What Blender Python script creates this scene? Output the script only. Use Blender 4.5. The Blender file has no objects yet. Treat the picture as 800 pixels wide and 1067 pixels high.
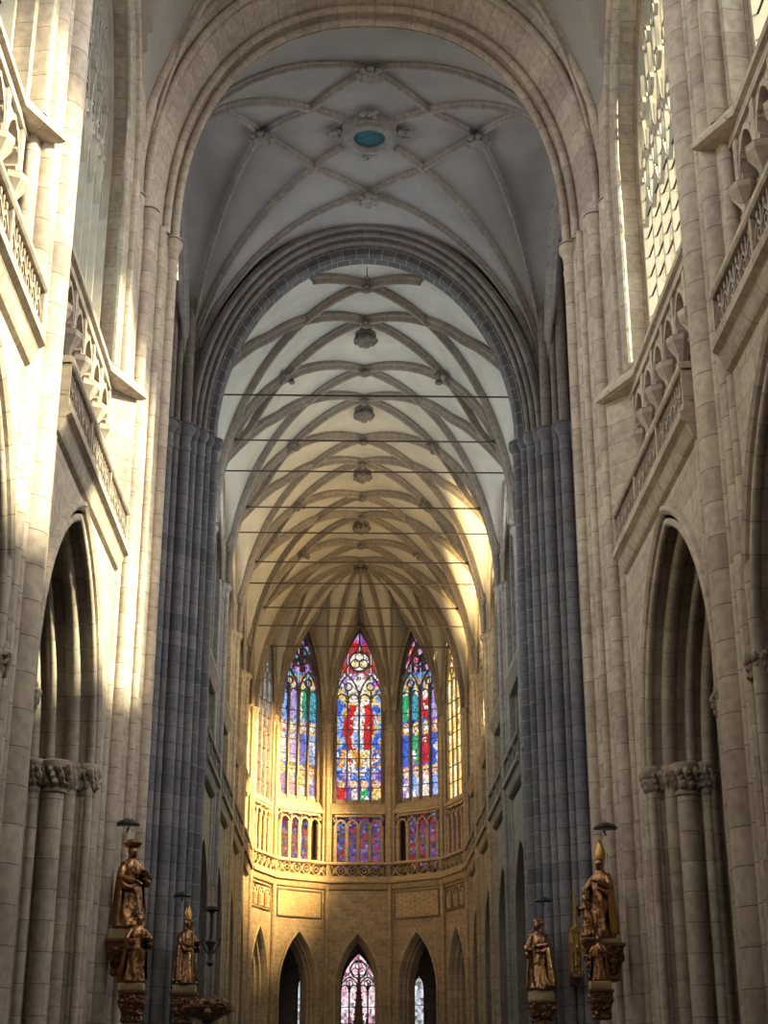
import bpy, bmesh, math, random
from mathutils import Vector, Matrix, noise
from math import sin, cos, pi, sqrt, radians, atan2
random.seed(7)
S = bpy.context.scene
COL = S.collection
E = 1.6                     # eye height above the floor: builder heights are measured from the eye

# ------------------------------------------------------------------ camera, sky, sun, large lights, exposure
cam = bpy.data.cameras.new('camera'); co = bpy.data.objects.new('camera', cam); COL.objects.link(co)
cam.sensor_fit = 'HORIZONTAL'; cam.sensor_width = 36; cam.lens = 1603/800*36
cam.clip_start = .1; cam.clip_end = 500
co.location = (-.5, 0, E); co.rotation_euler = (radians(90+21.2), 0, radians(-1.216))
S.camera = co
S.view_settings.view_transform = 'Standard'; S.view_settings.look = 'None'
S.view_settings.exposure = 0; S.view_settings.gamma = 1; S.view_settings.use_curve_mapping = False

w = bpy.data.worlds.new('sky'); S.world = w; w.use_nodes = True
bg = w.node_tree.nodes['Background']; bg.inputs[0].default_value = (.80, .90, 1, 1); bg.inputs[1].default_value = .9

def lamp(name, kind, loc, energy, color, to=None, **kw):
    l = bpy.data.lights.new(name, kind); l.energy = energy; l.color = color
    for k, v in kw.items(): setattr(l, k, v)
    o = bpy.data.objects.new(name, l); COL.objects.link(o)
    o.location = (loc[0], loc[1], loc[2]+E)
    if to is not None:
        d = Vector((to[0]-loc[0], to[1]-loc[1], to[2]-loc[2]))
        o.rotation_euler = d.to_track_quat('-Z', 'Y').to_euler()
    return o
def area(name, loc, to, sx, sy, energy, color, spread=180):
    return lamp(name, 'AREA', loc, energy, color, to, shape='RECTANGLE', size=sx, size_y=sy, spread=radians(spread))
SUN = (-14, 3.3, -9)
lamp('sun', 'SUN', (60, -30, 60), 36, (1, .82, .58), (60+SUN[0], -30+SUN[1], 60+SUN[2]), angle=radians(3.5))
# daylight of the west rose window behind the camera, and of the windows of nave, transepts and choir
area('west_window_daylight', (0, -3.4, 25), (0, 46, 30), 9, 9, 560, (1, .92, .82), 90)
area('north_nave_daylight', (-7.9, 35, 26), (0, 35.5, 22), 7.5, 11, 600, (.95, .97, 1), 120)
area('north_nave_daylight.001', (-7.9, 22.5, 26), (0, 23, 22), 7.5, 11, 560, (.95, .97, 1), 120)
area('south_nave_daylight', (7.9, 35, 26), (0, 35, 21), 7.5, 11, 1300, (1, .95, .87), 115)
area('south_nave_daylight.001', (7.9, 22.5, 26), (0, 23, 21), 7.5, 11, 1500, (1, .95, .87), 115)
area('north_transept_daylight', (-19, 50, 20), (0, 51, 19), 9, 20, 850, (.91, .94, 1), 130)
area('south_transept_daylight', (19, 50, 20), (0, 51, 19), 9, 20, 1000, (.98, .97, 1), 130)
for s in (-1, 1):
    area('choir_clerestory_daylight', (s*7.25, 68.7, 25), (-s*3, 68.0, 26), 4.6, 7, 620, (.86, .95, 1))
    area('choir_clerestory_daylight', (s*7.25, 61.8, 25), (-s*3, 61.8, 26), 2.0, 7, 440, (.86, .95, 1))
    area('choir_clerestory_daylight', (s*7.25, 77.1, 25), (-s*3, 77.1, 25), 4.6, 7, 650, (1, .83, .56))
area('amber_window_light', (6.9, 85.5, 24), (-6.5, 86, 23), 4.5, 7, 850, (1, .72, .36))
area('amber_window_light.001', (-7.0, 93.5, 24), (6.5, 94, 22), 4.0, 6, 500, (1, .74, .42))
lamp('amber_sunlight', 'SPOT', (6.6, 92.5, 25), 125000, (1, .60, .20), (-5.6, 100.2, 18.6), spot_size=radians(54), spot_blend=.9, shadow_soft_size=.5)
lamp('amber_floodlight', 'SPOT', (-6.2, 76, 15.8), 80000, (1, .70, .28), (6.3, 77.5, 28), spot_size=radians(26), spot_blend=1, shadow_soft_size=.3)  # added spots, no fittings there: stand in for stained-window glow on the vault
lamp('amber_floodlight.001', 'SPOT', (-6.2, 85, 15.8), 90000, (1, .70, .28), (6.3, 85.5, 27.5), spot_size=radians(26), spot_blend=1, shadow_soft_size=.3)
lamp('amber_floodlight.002', 'SPOT', (-6.2, 93, 15.8), 80000, (1, .70, .28), (6.3, 93, 27), spot_size=radians(26), spot_blend=1, shadow_soft_size=.3)

# ------------------------------------------------------------------ materials
def nodes(name):
    m = bpy.data.materials.new(name); m.use_nodes = True
    n = m.node_tree; b = n.nodes['Principled BSDF']; return m, n, b
def stone(name, c1, c2, mortar, patch, bw=.95, rh=.46, ms=.012, uv=False, rough=.85, pamt=.7, bump=.5):
    m, n, b = nodes(name); L = n.links
    geo = n.nodes.new('ShaderNodeNewGeometry')
    if uv:
        tc = n.nodes.new('ShaderNodeUVMap'); vec = tc.outputs[0]
    else:
        sep = n.nodes.new('ShaderNodeSeparateXYZ'); L.new(geo.outputs['Position'], sep.inputs[0])
        ad = n.nodes.new('ShaderNodeMath'); ad.operation = 'ADD'; L.new(sep.outputs[0], ad.inputs[0]); L.new(sep.outputs[1], ad.inputs[1])
        cb = n.nodes.new('ShaderNodeCombineXYZ'); L.new(ad.outputs[0], cb.inputs[0]); L.new(sep.outputs[2], cb.inputs[1]); vec = cb.outputs[0]
    br = n.nodes.new('ShaderNodeTexBrick'); L.new(vec, br.inputs['Vector'])
    br.inputs['Scale'].default_value = 1; br.inputs['Brick Width'].default_value = bw; br.inputs['Row Height'].default_value = rh
    br.inputs['Mortar Size'].default_value = ms; br.inputs['Mortar Smooth'].default_value = .3
    br.inputs['Color1'].default_value = (*c1, 1); br.inputs['Color2'].default_value = (*c2, 1); br.inputs['Mortar'].default_value = (*mortar, 1)
    nz = n.nodes.new('ShaderNodeTexNoise'); nz.inputs['Scale'].default_value = .55; nz.inputs['Detail'].default_value = 5; L.new(geo.outputs['Position'], nz.inputs['Vector'])
    rp = n.nodes.new('ShaderNodeValToRGB'); rp.color_ramp.elements[0].position = .42; rp.color_ramp.elements[1].position = .68
    L.new(nz.outputs[0], rp.inputs[0])
    k = n.nodes.new('ShaderNodeMath'); k.operation = 'MULTIPLY'; k.inputs[1].default_value = pamt; L.new(rp.outputs[0], k.inputs[0])
    mx = n.nodes.new('ShaderNodeMixRGB'); L.new(k.outputs[0], mx.inputs[0]); L.new(br.outputs[0], mx.inputs[1])
    mu = n.nodes.new('ShaderNodeMixRGB'); mu.blend_type = 'MULTIPLY'; mu.inputs[0].default_value = 1
    mu.inputs[2].default_value = (*patch, 1); L.new(br.outputs[0], mu.inputs[1]); L.new(mu.outputs[0], mx.inputs[2])
    n2 = n.nodes.new('ShaderNodeTexNoise'); n2.inputs['Scale'].default_value = 5; n2.inputs['Detail'].default_value = 6; L.new(geo.outputs['Position'], n2.inputs['Vector'])
    mr = n.nodes.new('ShaderNodeMapRange'); mr.inputs[1].default_value = .3; mr.inputs[2].default_value = .7; mr.inputs[3].default_value = .78; mr.inputs[4].default_value = 1.16
    L.new(n2.outputs[0], mr.inputs[0])
    m3 = n.nodes.new('ShaderNodeMixRGB'); m3.blend_type = 'MULTIPLY'; m3.inputs[0].default_value = 1
    L.new(mx.outputs[0], m3.inputs[1]); L.new(mr.outputs[0], m3.inputs[2]); L.new(m3.outputs[0], b.inputs['Base Color'])
    b.inputs['Roughness'].default_value = rough
    bp = n.nodes.new('ShaderNodeBump'); bp.inputs['Strength'].default_value = bump; bp.inputs['Distance'].default_value = .03
    sb = n.nodes.new('ShaderNodeMath'); sb.operation = 'SUBTRACT'; L.new(n2.outputs[0], sb.inputs[0]); L.new(br.outputs['Fac'], sb.inputs[1])
    L.new(sb.outputs[0], bp.inputs['Height']); L.new(bp.outputs[0], b.inputs['Normal'])
    return m
def plaster(name, c1, c2, sc=.5, rough=.9):
    m, n, b = nodes(name); L = n.links
    geo = n.nodes.new('ShaderNodeNewGeometry')
    nz = n.nodes.new('ShaderNodeTexNoise'); nz.inputs['Scale'].default_value = sc; nz.inputs['Detail'].default_value = 8; nz.inputs['Roughness'].default_value = .65
    L.new(geo.outputs['Position'], nz.inputs['Vector'])
    rp = n.nodes.new('ShaderNodeValToRGB'); rp.color_ramp.elements[0].position = .3; rp.color_ramp.elements[1].position = .62
    rp.color_ramp.elements[0].color = (*c2, 1); rp.color_ramp.elements[1].color = (*c1, 1); L.new(nz.outputs[0], rp.inputs[0])
    L.new(rp.outputs[0], b.inputs['Base Color']); b.inputs['Roughness'].default_value = rough
    return m
def metal(name, c, c2, rough, sc=9, metallic=1.0):
    m, n, b = nodes(name); L = n.links
    geo = n.nodes.new('ShaderNodeNewGeometry')
    nz = n.nodes.new('ShaderNodeTexNoise'); nz.inputs['Scale'].default_value = sc; nz.inputs['Detail'].default_value = 4; L.new(geo.outputs['Position'], nz.inputs['Vector'])
    mx = n.nodes.new('ShaderNodeMixRGB'); mx.inputs[1].default_value = (*c, 1); mx.inputs[2].default_value = (*c2, 1)
    L.new(nz.outputs[0], mx.inputs[0]); L.new(mx.outputs[0], b.inputs['Base Color'])
    bp = n.nodes.new('ShaderNodeBump'); bp.inputs['Strength'].default_value = .5; bp.inputs['Distance'].default_value = .05
    n3 = n.nodes.new('ShaderNodeTexNoise'); n3.inputs['Scale'].default_value = sc*1.6; n3.inputs['Detail'].default_value = 3; L.new(geo.outputs['Position'], n3.inputs['Vector']); L.new(n3.outputs[0], bp.inputs['Height']); L.new(bp.outputs[0], b.inputs['Normal'])
    b.inputs['Metallic'].default_value = metallic; b.inputs['Roughness'].default_value = rough
    return m
def stained(name, strength):
    m, n, b = nodes(name); L = n.links
    at = n.nodes.new('ShaderNodeAttribute'); at.attribute_name = 'Col'
    geo = n.nodes.new('ShaderNodeNewGeometry')
    nz = n.nodes.new('ShaderNodeTexNoise'); nz.inputs['Scale'].default_value = 7; L.new(geo.outputs['Position'], nz.inputs['Vector'])
    mr = n.nodes.new('ShaderNodeMapRange'); mr.inputs[1].default_value = .3; mr.inputs[2].default_value = .7; mr.inputs[3].default_value = .6; mr.inputs[4].default_value = 1.3
    L.new(nz.outputs[0], mr.inputs[0])
    mu = n.nodes.new('ShaderNodeMixRGB'); mu.blend_type = 'MULTIPLY'; mu.inputs[0].default_value = 1; L.new(at.outputs[0], mu.inputs[1]); L.new(mr.outputs[0], mu.inputs[2])
    b.inputs['Base Color'].default_value = (.03, .03, .03, 1); b.inputs['Roughness'].default_value = .25
    L.new(mu.outputs[0], b.inputs['Emission Color']); b.inputs['Emission Strength'].default_value = strength
    return m
def clearglass(name, tint, mixf, dif):
    m, n, b = nodes(name); L = n.links
    out = n.nodes['Material Output']
    tr = n.nodes.new('ShaderNodeBsdfTransparent'); tr.inputs[0].default_value = (*tint, 1)
    b.inputs['Base Color'].default_value = (*dif, 1); b.inputs['Roughness'].default_value = .3
    mx = n.nodes.new('ShaderNodeMixShader'); mx.inputs[0].default_value = mixf
    L.new(b.outputs[0], mx.inputs[1]); L.new(tr.outputs[0], mx.inputs[2]); L.new(mx.outputs[0], out.inputs[0])
    return m
M = {}
M['nave'] = stone('nave_sandstone', (.54, .465, .385), (.42, .35, .29), (.25, .205, .165), (.80, .76, .80), 1.05, .62)
M['nave_uv'] = stone('nave_sandstone_voussoirs', (.52, .45, .37), (.42, .35, .285), (.23, .19, .15), (.80, .76, .80), .62, 3.0, .010, uv=True)
M['naveshaft'] = stone('nave_shaft_sandstone', (.55, .475, .395), (.44, .36, .30), (.21, .17, .135), (.76, .72, .78), 6, .72, .012)
M['choir'] = stone('choir_sandstone', (.36, .335, .30), (.28, .265, .24), (.16, .15, .14), (.8, .82, .88), .9, .5)
M['choirshaft'] = stone('choir_shaft_sandstone', (.38, .36, .33), (.30, .285, .265), (.15, .14, .13), (.8, .82, .9), 6, .7)
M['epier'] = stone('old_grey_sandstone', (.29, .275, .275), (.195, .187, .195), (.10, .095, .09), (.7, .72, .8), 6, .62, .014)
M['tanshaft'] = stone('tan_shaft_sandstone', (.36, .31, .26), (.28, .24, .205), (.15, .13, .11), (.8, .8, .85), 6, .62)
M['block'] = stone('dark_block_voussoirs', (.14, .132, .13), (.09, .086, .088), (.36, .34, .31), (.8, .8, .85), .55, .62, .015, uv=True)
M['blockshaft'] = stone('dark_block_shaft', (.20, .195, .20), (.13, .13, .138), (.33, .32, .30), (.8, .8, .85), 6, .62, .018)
M['earch'] = stone('grey_arch_voussoirs', (.30, .265, .235), (.24, .21, .19), (.16, .14, .12), (.8, .8, .85), .7, 3.0, .012, uv=True)
M['apse'] = stone('apse_sandstone', (.42, .36, .29), (.30, .26, .21), (.44, .39, .31), (.8, .76, .7), .62, .28, .016)
M['apseshaft'] = stone('apse_shaft_sandstone', (.46, .39, .29), (.37, .31, .23), (.2, .16, .12), (.8, .78, .75), 6, .6)
M['apse_uv'] = stone('apse_arch_voussoirs', (.50, .44, .35), (.40, .35, .28), (.2, .17, .13), (.82, .8, .78), .5, 3, .01, uv=True)
M['slab'] = stone('apse_tablet', (.50, .43, .30), (.44, .37, .26), (.34, .28, .2), (.85, .8, .75), .16, .16, .02)
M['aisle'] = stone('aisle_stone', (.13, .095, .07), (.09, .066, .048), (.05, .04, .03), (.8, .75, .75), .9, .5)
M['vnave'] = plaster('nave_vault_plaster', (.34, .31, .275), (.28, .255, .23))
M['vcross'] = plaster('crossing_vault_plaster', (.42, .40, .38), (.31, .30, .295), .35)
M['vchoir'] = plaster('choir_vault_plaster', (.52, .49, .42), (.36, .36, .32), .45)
M['ribnave'] = stone('nave_rib_stone', (.46, .40, .33), (.39, .34, .28), (.24, .2, .16), (.85, .83, .83), .8, 3, .01, uv=True)
M['ribcross'] = stone('crossing_rib_stone', (.40, .36, .32), (.34, .31, .28), (.2, .18, .16), (.85, .85, .88), .8, 3, .01, uv=True)
M['ribchoir'] = stone('choir_rib_stone', (.29, .245, .195), (.23, .195, .16), (.18, .15, .12), (.85, .83, .83), .8, 3, .01, uv=True)
M['tracery'] = plaster('tracery_stone', (.50, .45, .38), (.40, .35, .29), 2)
M['boss'] = plaster('boss_stone', (.20, .17, .14), (.12, .10, .09), 4)
M['bossgrey'] = plaster('boss_grey_stone', (.34, .32, .29), (.22, .205, .19), 4)
M['floor'] = stone('floor_tiles', (.14, .12, .11), (.10, .09, .08), (.12, .11, .1), (.85, .85, .85), .6, .6, .01, rough=.4)
M['capital'] = plaster('capital_stone', (.40, .33, .26), (.24, .19, .15), 3)
M['iron'] = metal('tie_rod_iron', (.05, .035, .03), (.09, .06, .045), .5, metallic=.6)
M['bronze'] = metal('dark_gilt_bronze', (.10, .048, .026), (.55, .30, .15), .30, 6)
M['gold'] = metal('worn_gilding', (.62, .40, .14), (.38, .21, .08), .36, 4)
M['darkbronze'] = metal('dark_carved_wood', (.06, .03, .02), (.30, .16, .08), .42, 7, .8)
M['gildstone'] = plaster('yellow_plinth_stone', (.42, .32, .16), (.30, .22, .11), 3)
M['black'] = plaster('blackened_iron', (.03, .028, .027), (.015, .014, .014), 6, .5)
M['glass'] = stained('stained_glass', 1.0)
M['glasslow'] = stained('stained_glass_shaded', .42)
M['glassmid'] = stained('stained_glass_deep', .5)
M['clear'] = clearglass('pale_leaded_glass', (.60, .68, .62), .86, (.24, .32, .29))
M['oculus'] = plaster('oculus_blue', (.05, .15, .21), (.02, .07, .11), 7)

# ------------------------------------------------------------------ mesh builder
ORG = {}
class MB:
    def __init__(s): s.v = []; s.f = []; s.uv = []; s.col = []
    def vert(s, p): s.v.append(tuple(p)); return len(s.v)-1
    def face(s, idx, uv=None, col=None):
        s.f.append(tuple(idx)); s.uv.append(uv); s.col.append(col)
    def quad(s, a, b, c, d, col=None):
        i = [s.vert(p) for p in (a, b, c, d)]; s.face(i, None, col)
    def loft(s, rings, closed=True, caps=False, uvl=None, uvp=None):
        n = len(rings[0]); ids = [[s.vert(p) for p in r] for r in rings]
        for i in range(len(rings)-1):
            for j in range(n if closed else n-1):
                k = (j+1) % n; uv = None
                if uvl: uv = ((uvl[i], uvp[j]), (uvl[i], uvp[j+1]), (uvl[i+1], uvp[j+1]), (uvl[i+1], uvp[j]))
                s.face((ids[i][j], ids[i][k], ids[i+1][k], ids[i+1][j]), uv)
        if caps:
            s.face(ids[0][::-1]); s.face(ids[-1])
        return ids
    def box(s, a, b):
        x0, y0, z0 = a; x1, y1, z1 = b
        s.loft([[(x0, y0, z0), (x1, y0, z0), (x1, y1, z0), (x0, y1, z0)], [(x0, y0, z1), (x1, y0, z1), (x1, y1, z1), (x0, y1, z1)]], True, True)
    def obox(s, F, u0, u1, d0, d1, h0, h1):
        s.loft([[F(u0, d0, h0), F(u1, d0, h0), F(u1, d1, h0), F(u0, d1, h0)], [F(u0, d0, h1), F(u1, d0, h1), F(u1, d1, h1), F(u0, d1, h1)]], True, True)
    def lathe(s, c, prof, n=12, sx=1, sy=1, a0=0):
        s.loft([[(c[0]+r*sx*cos(a0+2*pi*j/n), c[1]+r*sy*sin(a0+2*pi*j/n), c[2]+z) for j in range(n)] for r, z in prof], True, True)
    def tube(s, pts, r, n=6, ra=None):
        pts = [Vector(p) for p in pts]; rings = []; up = None
        for i, p in enumerate(pts):
            t = (pts[min(i+1, len(pts)-1)]-pts[max(i-1, 0)])
            if t.length < 1e-9: t = Vector((0, 0, 1))
            t.normalize()
            if up is None:
                up = Vector((0, 0, 1)) if abs(t.z) < .9 else Vector((1, 0, 0))
            a = t.cross(up); a.normalize(); b = a.cross(t); up = b
            rr = ra[i] if ra else r
            rings.append([p+(a*cos(2*pi*j/n+pi/n)+b*sin(2*pi*j/n+pi/n))*rr for j in range(n)])
        s.loft(rings, True, True)
    def bar(s, F, path, wd, d0, d1, close=False):
        """flat bar along a 2D path (u,h) in frame F, width wd, from depth d0 to d1"""
        P = [Vector(p) for p in path]; n = len(P); rings = []
        for i in range(n):
            if close: a, b = P[(i-1) % n], P[(i+1) % n]
            else: a, b = P[max(i-1, 0)], P[min(i+1, n-1)]
            t = b-a; t.normalize(); nn = Vector((-t.y, t.x)); q1 = P[i]+nn*wd/2; q2 = P[i]-nn*wd/2
            rings.append([F(q1.x, d0, q1.y), F(q2.x, d0, q2.y), F(q2.x, d1, q2.y), F(q1.x, d1, q1.y)])
        if close: rings.append(rings[0])
        s.loft(rings, True, not close)
    def sweep(s, F, path, prof, cap=False):
        """profile (a outward in plane, d depth) along a 2D path (u,h) in frame F; path runs clockwise seen so outward = left normal"""
        P = [Vector(p) for p in path]; n = len(P); rings = []; L = [0]
        for i in range(n):
            t1 = (P[i]-P[i-1]).normalized() if i else (P[1]-P[0]).normalized()
            t2 = (P[i+1]-P[i]).normalized() if i < n-1 else t1
            t = (t1+t2).normalized(); nn = Vector((-t.y, t.x)); k = 1/max(.5, t.dot(t1))
            if i: L.append(L[-1]+(P[i]-P[i-1]).length)
            rings.append([F(P[i].x+nn.x*a*k, d, P[i].y+nn.y*a*k) for a, d in prof])
        up = [0]
        for a, b in zip(prof, prof[1:]): up.append(up[-1]+sqrt((a[0]-b[0])**2+(a[1]-b[1])**2))
        s.loft(rings, False, False, L, [u+.3 for u in up])
    def path3(s, pts, prof, side=None):
        """profile (sideways, up) along a 3D path; sideways horizontal unless given"""
        P = [Vector(p) for p in pts]; n = len(P); rings = []; L = [0]
        for i in range(n):
            t = (P[min(i+1, n-1)]-P[max(i-1, 0)]).normalized()
            h = Vector((t.y, -t.x, 0)) if side is None else Vector(side)
            h.normalize(); u = h.cross(t); u.normalize()
            if u.z < 0 and side is None: u = -u
            if i: L.append(L[-1]+(P[i]-P[i-1]).length)
            rings.append([P[i]+h*a+u*b for a, b in prof])
        up = [0]
        for a, b in zip(prof, prof[1:]): up.append(up[-1]+sqrt((a[0]-b[0])**2+(a[1]-b[1])**2))
        return s.loft(rings, False, False, L, [u+.3 for u in up])
    def blob(s, c, r, amp=.25, fr=2.2, n=10, m=7, sc=(1, 1, 1), seed=0):
        rings = []
        for i in range(m+1):
            th = pi*(i+.02)/(m+.04); ring = []
            for j in range(n):
                d = Vector((sin(th)*cos(2*pi*j/n), sin(th)*sin(2*pi*j/n), -cos(th)))
                k = r*(1+amp*noise.noise(d*fr+Vector((seed*7.3, seed*3.1, c[1]))))
                ring.append((c[0]+d.x*k*sc[0], c[1]+d.y*k*sc[1], c[2]+d.z*k*sc[2]))
            rings.append(ring)
        s.loft(rings, True, True)
    def build(s, name, mat, parent=None, smooth=None, recalc=True):
        me = bpy.data.meshes.new(name)
        if not s.v: s.vert((0, 0, 0))
        if parent is not None: o0 = ORG[parent.name]
        else:
            xs, ys, zs = zip(*s.v); o0 = Vector(((min(xs)+max(xs))/2, (min(ys)+max(ys))/2, min(zs)))
        me.from_pydata([(v[0]-o0.x, v[1]-o0.y, v[2]-o0.z) for v in s.v], [], s.f)
        if any(u for u in s.uv):
            ul = me.uv_layers.new(name='UVMap'); k = 0
            for f, u in zip(s.f, s.uv):
                for j in range(len(f)):
                    if u: ul.data[k].uv = u[j]
                    k += 1
        if any(c for c in s.col):
            ca = me.color_attributes.new('Col', 'FLOAT_COLOR', 'CORNER'); k = 0
            for f, c in zip(s.f, s.col):
                for j in range(len(f)):
                    ca.data[k].color = (*(c or (0, 0, 0)), 1); k += 1
        if recalc:
            bm = bmesh.new(); bm.from_mesh(me); bmesh.ops.recalc_face_normals(bm, faces=bm.faces); bm.to_mesh(me); bm.free()
        if smooth:
            me.polygons.foreach_set('use_smooth', [True]*len(me.polygons)); me.set_sharp_from_angle(angle=radians(smooth))
        me.materials.append(M[mat] if isinstance(mat, str) else mat)
        o = bpy.data.objects.new(name, me); COL.objects.link(o); ORG[o.name] = o0
        if parent is not None: o.parent = parent
        else: o.location = (o0.x, o0.y, o0.z+E)
        return o
def tag(o, label, cat, group=None, kind=None):
    o['label'] = label; o['category'] = cat
    if group: o['group'] = group
    if kind: o['kind'] = kind
    return o
def thing(name, loc, label, cat, group=None, kind=None):
    o = bpy.data.objects.new(name, None); COL.objects.link(o); o.empty_display_size = .3
    o.location = (loc[0], loc[1], loc[2]+E); ORG[o.name] = Vector(loc)
    return tag(o, label, cat, group, kind)

# ------------------------------------------------------------------ geometry helpers
class Frame:
    """wall frame: u along the wall, d outward (away from the church interior), h height above the eye"""
    def __init__(s, p0, p1, inside):
        s.p = Vector((p0[0], p0[1], 0)); q = Vector((p1[0], p1[1], 0)); s.L = (q-s.p).length
        s.t = (q-s.p).normalized(); n = Vector((s.t.y, -s.t.x, 0))
        if n.dot(Vector((inside[0], inside[1], 0))-s.p) > 0: n = -n
        s.n = n
    def __call__(s, u, d, h):
        p = s.p+s.t*u+s.n*d; return (p.x, p.y, h)
def parch(a, R):
    """pointed arch of half span a and rise R: function z(x)"""
    r = (a*a+R*R)/(2*a); c = r-a
    return lambda x: sqrt(max(0, r*r-(abs(x)+c)**2)) if abs(x) < a else 0.0
def archpath(uc, a, spring, R, n=14, foot=None):
    """from left foot over the apex to the right foot; outward is on the left of the direction of travel"""
    r = (a*a+R*R)/(2*a); c = r-a; am = atan2(R, c); pts = []
    if foot is not None: pts.append((uc-a, foot))
    for i in range(n+1):
        t = am*i/n; pts.append((uc+c-r*cos(t), spring+r*sin(t)))
    for i in range(n-1, -1, -1):
        t = am*i/n; pts.append((uc-c+r*cos(t), spring+r*sin(t)))
    if foot is not None: pts.append((uc+a, foot))
    return pts
def sell(a, R, n):
    return lambda x: R*max(0, 1-(abs(x)/a)**n)**(1/n) if abs(x) < a else 0.0
def sellpath(uc, a, spring, R, n, m=26):
    return [(uc-math.copysign(a*abs(cos(t))**(2/n), cos(t)), spring+R*abs(sin(t))**(2/n)) for t in [pi*i/(2*m) for i in range(2*m+1)]]
def circ(c, r, n=16, a0=0, a1=2*pi, full=True):
    m = n if full else n+1
    return [(c[0]+r*cos(a0+(a1-a0)*i/n), c[1]+r*sin(a0+(a1-a0)*i/n)) for i in range(m)]
def roll(ca, cd, r, a0, a1, n=5):
    return [(ca+r*cos(radians(a0+(a1-a0)*i/n)), cd+r*sin(radians(a0+(a1-a0)*i/n))) for i in range(n+1)]
def corner(a, d, r):
    """roll on the outer corner (a, d) of an order, undercut on both sides"""
    return [(a+1.5*r, d), (a+1.35*r, d+.55*r)]+roll(a+.45*r, d+.45*r, r*.95, 20, -240, 9)+[(a+.75*r, d+1.75*r)]
def shaft(parent, x, y, r, h0, h1, mat, n=12, name='shaft'):
    m = MB(); m.loft([[(x+r*cos(2*pi*j/n), y+r*sin(2*pi*j/n), h) for j in range(n)] for h in (h0, h1)], True, True)
    return m.build(name, mat, parent, 50)
def moulded_cap(parent, x, y, r, h, mat, n=12, k=1.0):
    m = MB(); m.lathe((x, y, h), [(r*1.02, -.75*k), (r*1.16, -.70*k), (r*1.16, -.62*k), (r*1.02, -.58*k), (r*1.1, -.35*k), (r*1.35, -.2*k), (r*1.7, -.14*k), (r*1.75, -.1*k), (r*1.75, .0), (r*1.5, .03), (r*1.45, .07), (r*1.7, .09), (r*1.7, .13)], n)
    return m.build('capital', mat, parent, 40)
def leaf_cap(parent, x, y, r, h, mat='capital', seed=0):
    m = MB(); m.lathe((x, y, h), [(r*1.0, -.62), (r*1.2, -.58), (r*1.2, -.5), (r*1.05, -.47), (r*1.15, -.2), (r*1.5, -.02), (r*1.62, 0), (r*1.62, .16), (r*1.4, .2), (r, .22)], 10)
    for row, (rz, rr, nb) in enumerate(((-.34, 1.22, 9), (-.2, 1.38, 10), (-.06, 1.58, 11))):
        for j in range(nb):
            a = 2*pi*(j+.5*row)/nb
            m.blob((x+cos(a)*r*rr, y+sin(a)*r*rr, h+rz), .065+.045*random.random(), .6, 3, 7, 5, (1, 1, 1.3), seed=j+seed)
    return m.build('leaf_capital', mat, parent, 50)

# ------------------------------------------------------------------ the setting: floor, aisles, transepts
def structure(o, label, cat='wall'): return tag(o, label, cat, None, 'structure')
m = MB(); m.box((-22, -4, -1.9), (22, 122, -1.6)); structure(m.build('floor', 'floor'), 'stone paved church floor below the view', 'floor')
SIDE = {-1: 'left', 1: 'right'}
for s in (-1, 1):
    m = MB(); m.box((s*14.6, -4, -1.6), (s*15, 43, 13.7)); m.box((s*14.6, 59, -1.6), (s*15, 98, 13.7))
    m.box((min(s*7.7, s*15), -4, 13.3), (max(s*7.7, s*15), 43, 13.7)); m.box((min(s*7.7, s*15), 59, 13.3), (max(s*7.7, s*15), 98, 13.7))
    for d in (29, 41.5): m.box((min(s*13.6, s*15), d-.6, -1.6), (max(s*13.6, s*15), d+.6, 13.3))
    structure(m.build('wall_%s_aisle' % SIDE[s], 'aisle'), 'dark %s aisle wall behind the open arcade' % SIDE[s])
    m = MB(); m.box((s*19.8, 43.5, -1.6), (s*20.2, 59, 36)); m.box((min(s*8.8, s*20), 43.3, -1.6), (max(s*8.8, s*20), 43.7, 36)); m.box((min(s*8.8, s*20), 58.4, -1.6), (max(s*8.8, s*20), 58.8, 36))
    m.box((min(s*7.6, s*20), 43.5, 35.6), (max(s*7.6, s*20), 58.8, 36))
    structure(m.build('wall_%s_transept' % SIDE[s], 'epier'), 'grey %s transept wall beyond the crossing' % SIDE[s])
    m = MB(); m.box((min(s*6.95, s*8), -4, 13.6 if 0 else -1.6), (max(s*6.95, s*8), 18, 36))
    structure(m.build('wall_%s_west' % SIDE[s], 'nave'), '%s nave wall beside the camera, outside the view' % SIDE[s])
m = MB(); m.box((-15, -4.5, -1.6), (15, -4, 36)); structure(m.build('wall_west', 'nave'), 'west end wall behind the viewer')
# ambulatory behind the apse arches
m = MB(); N = 20
for i in range(N):
    a0, a1 = pi*i/N, pi*(i+1)/N
    p = [(15*cos(a), 98+15*sin(a)) for a in (a0, a1)]
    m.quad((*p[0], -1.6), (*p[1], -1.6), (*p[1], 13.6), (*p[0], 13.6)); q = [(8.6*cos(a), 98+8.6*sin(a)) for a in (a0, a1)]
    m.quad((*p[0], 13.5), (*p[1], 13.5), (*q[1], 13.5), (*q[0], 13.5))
structure(m.build('wall_ambulatory', 'aisle'), 'dark ambulatory wall seen through the apse arches')

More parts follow.
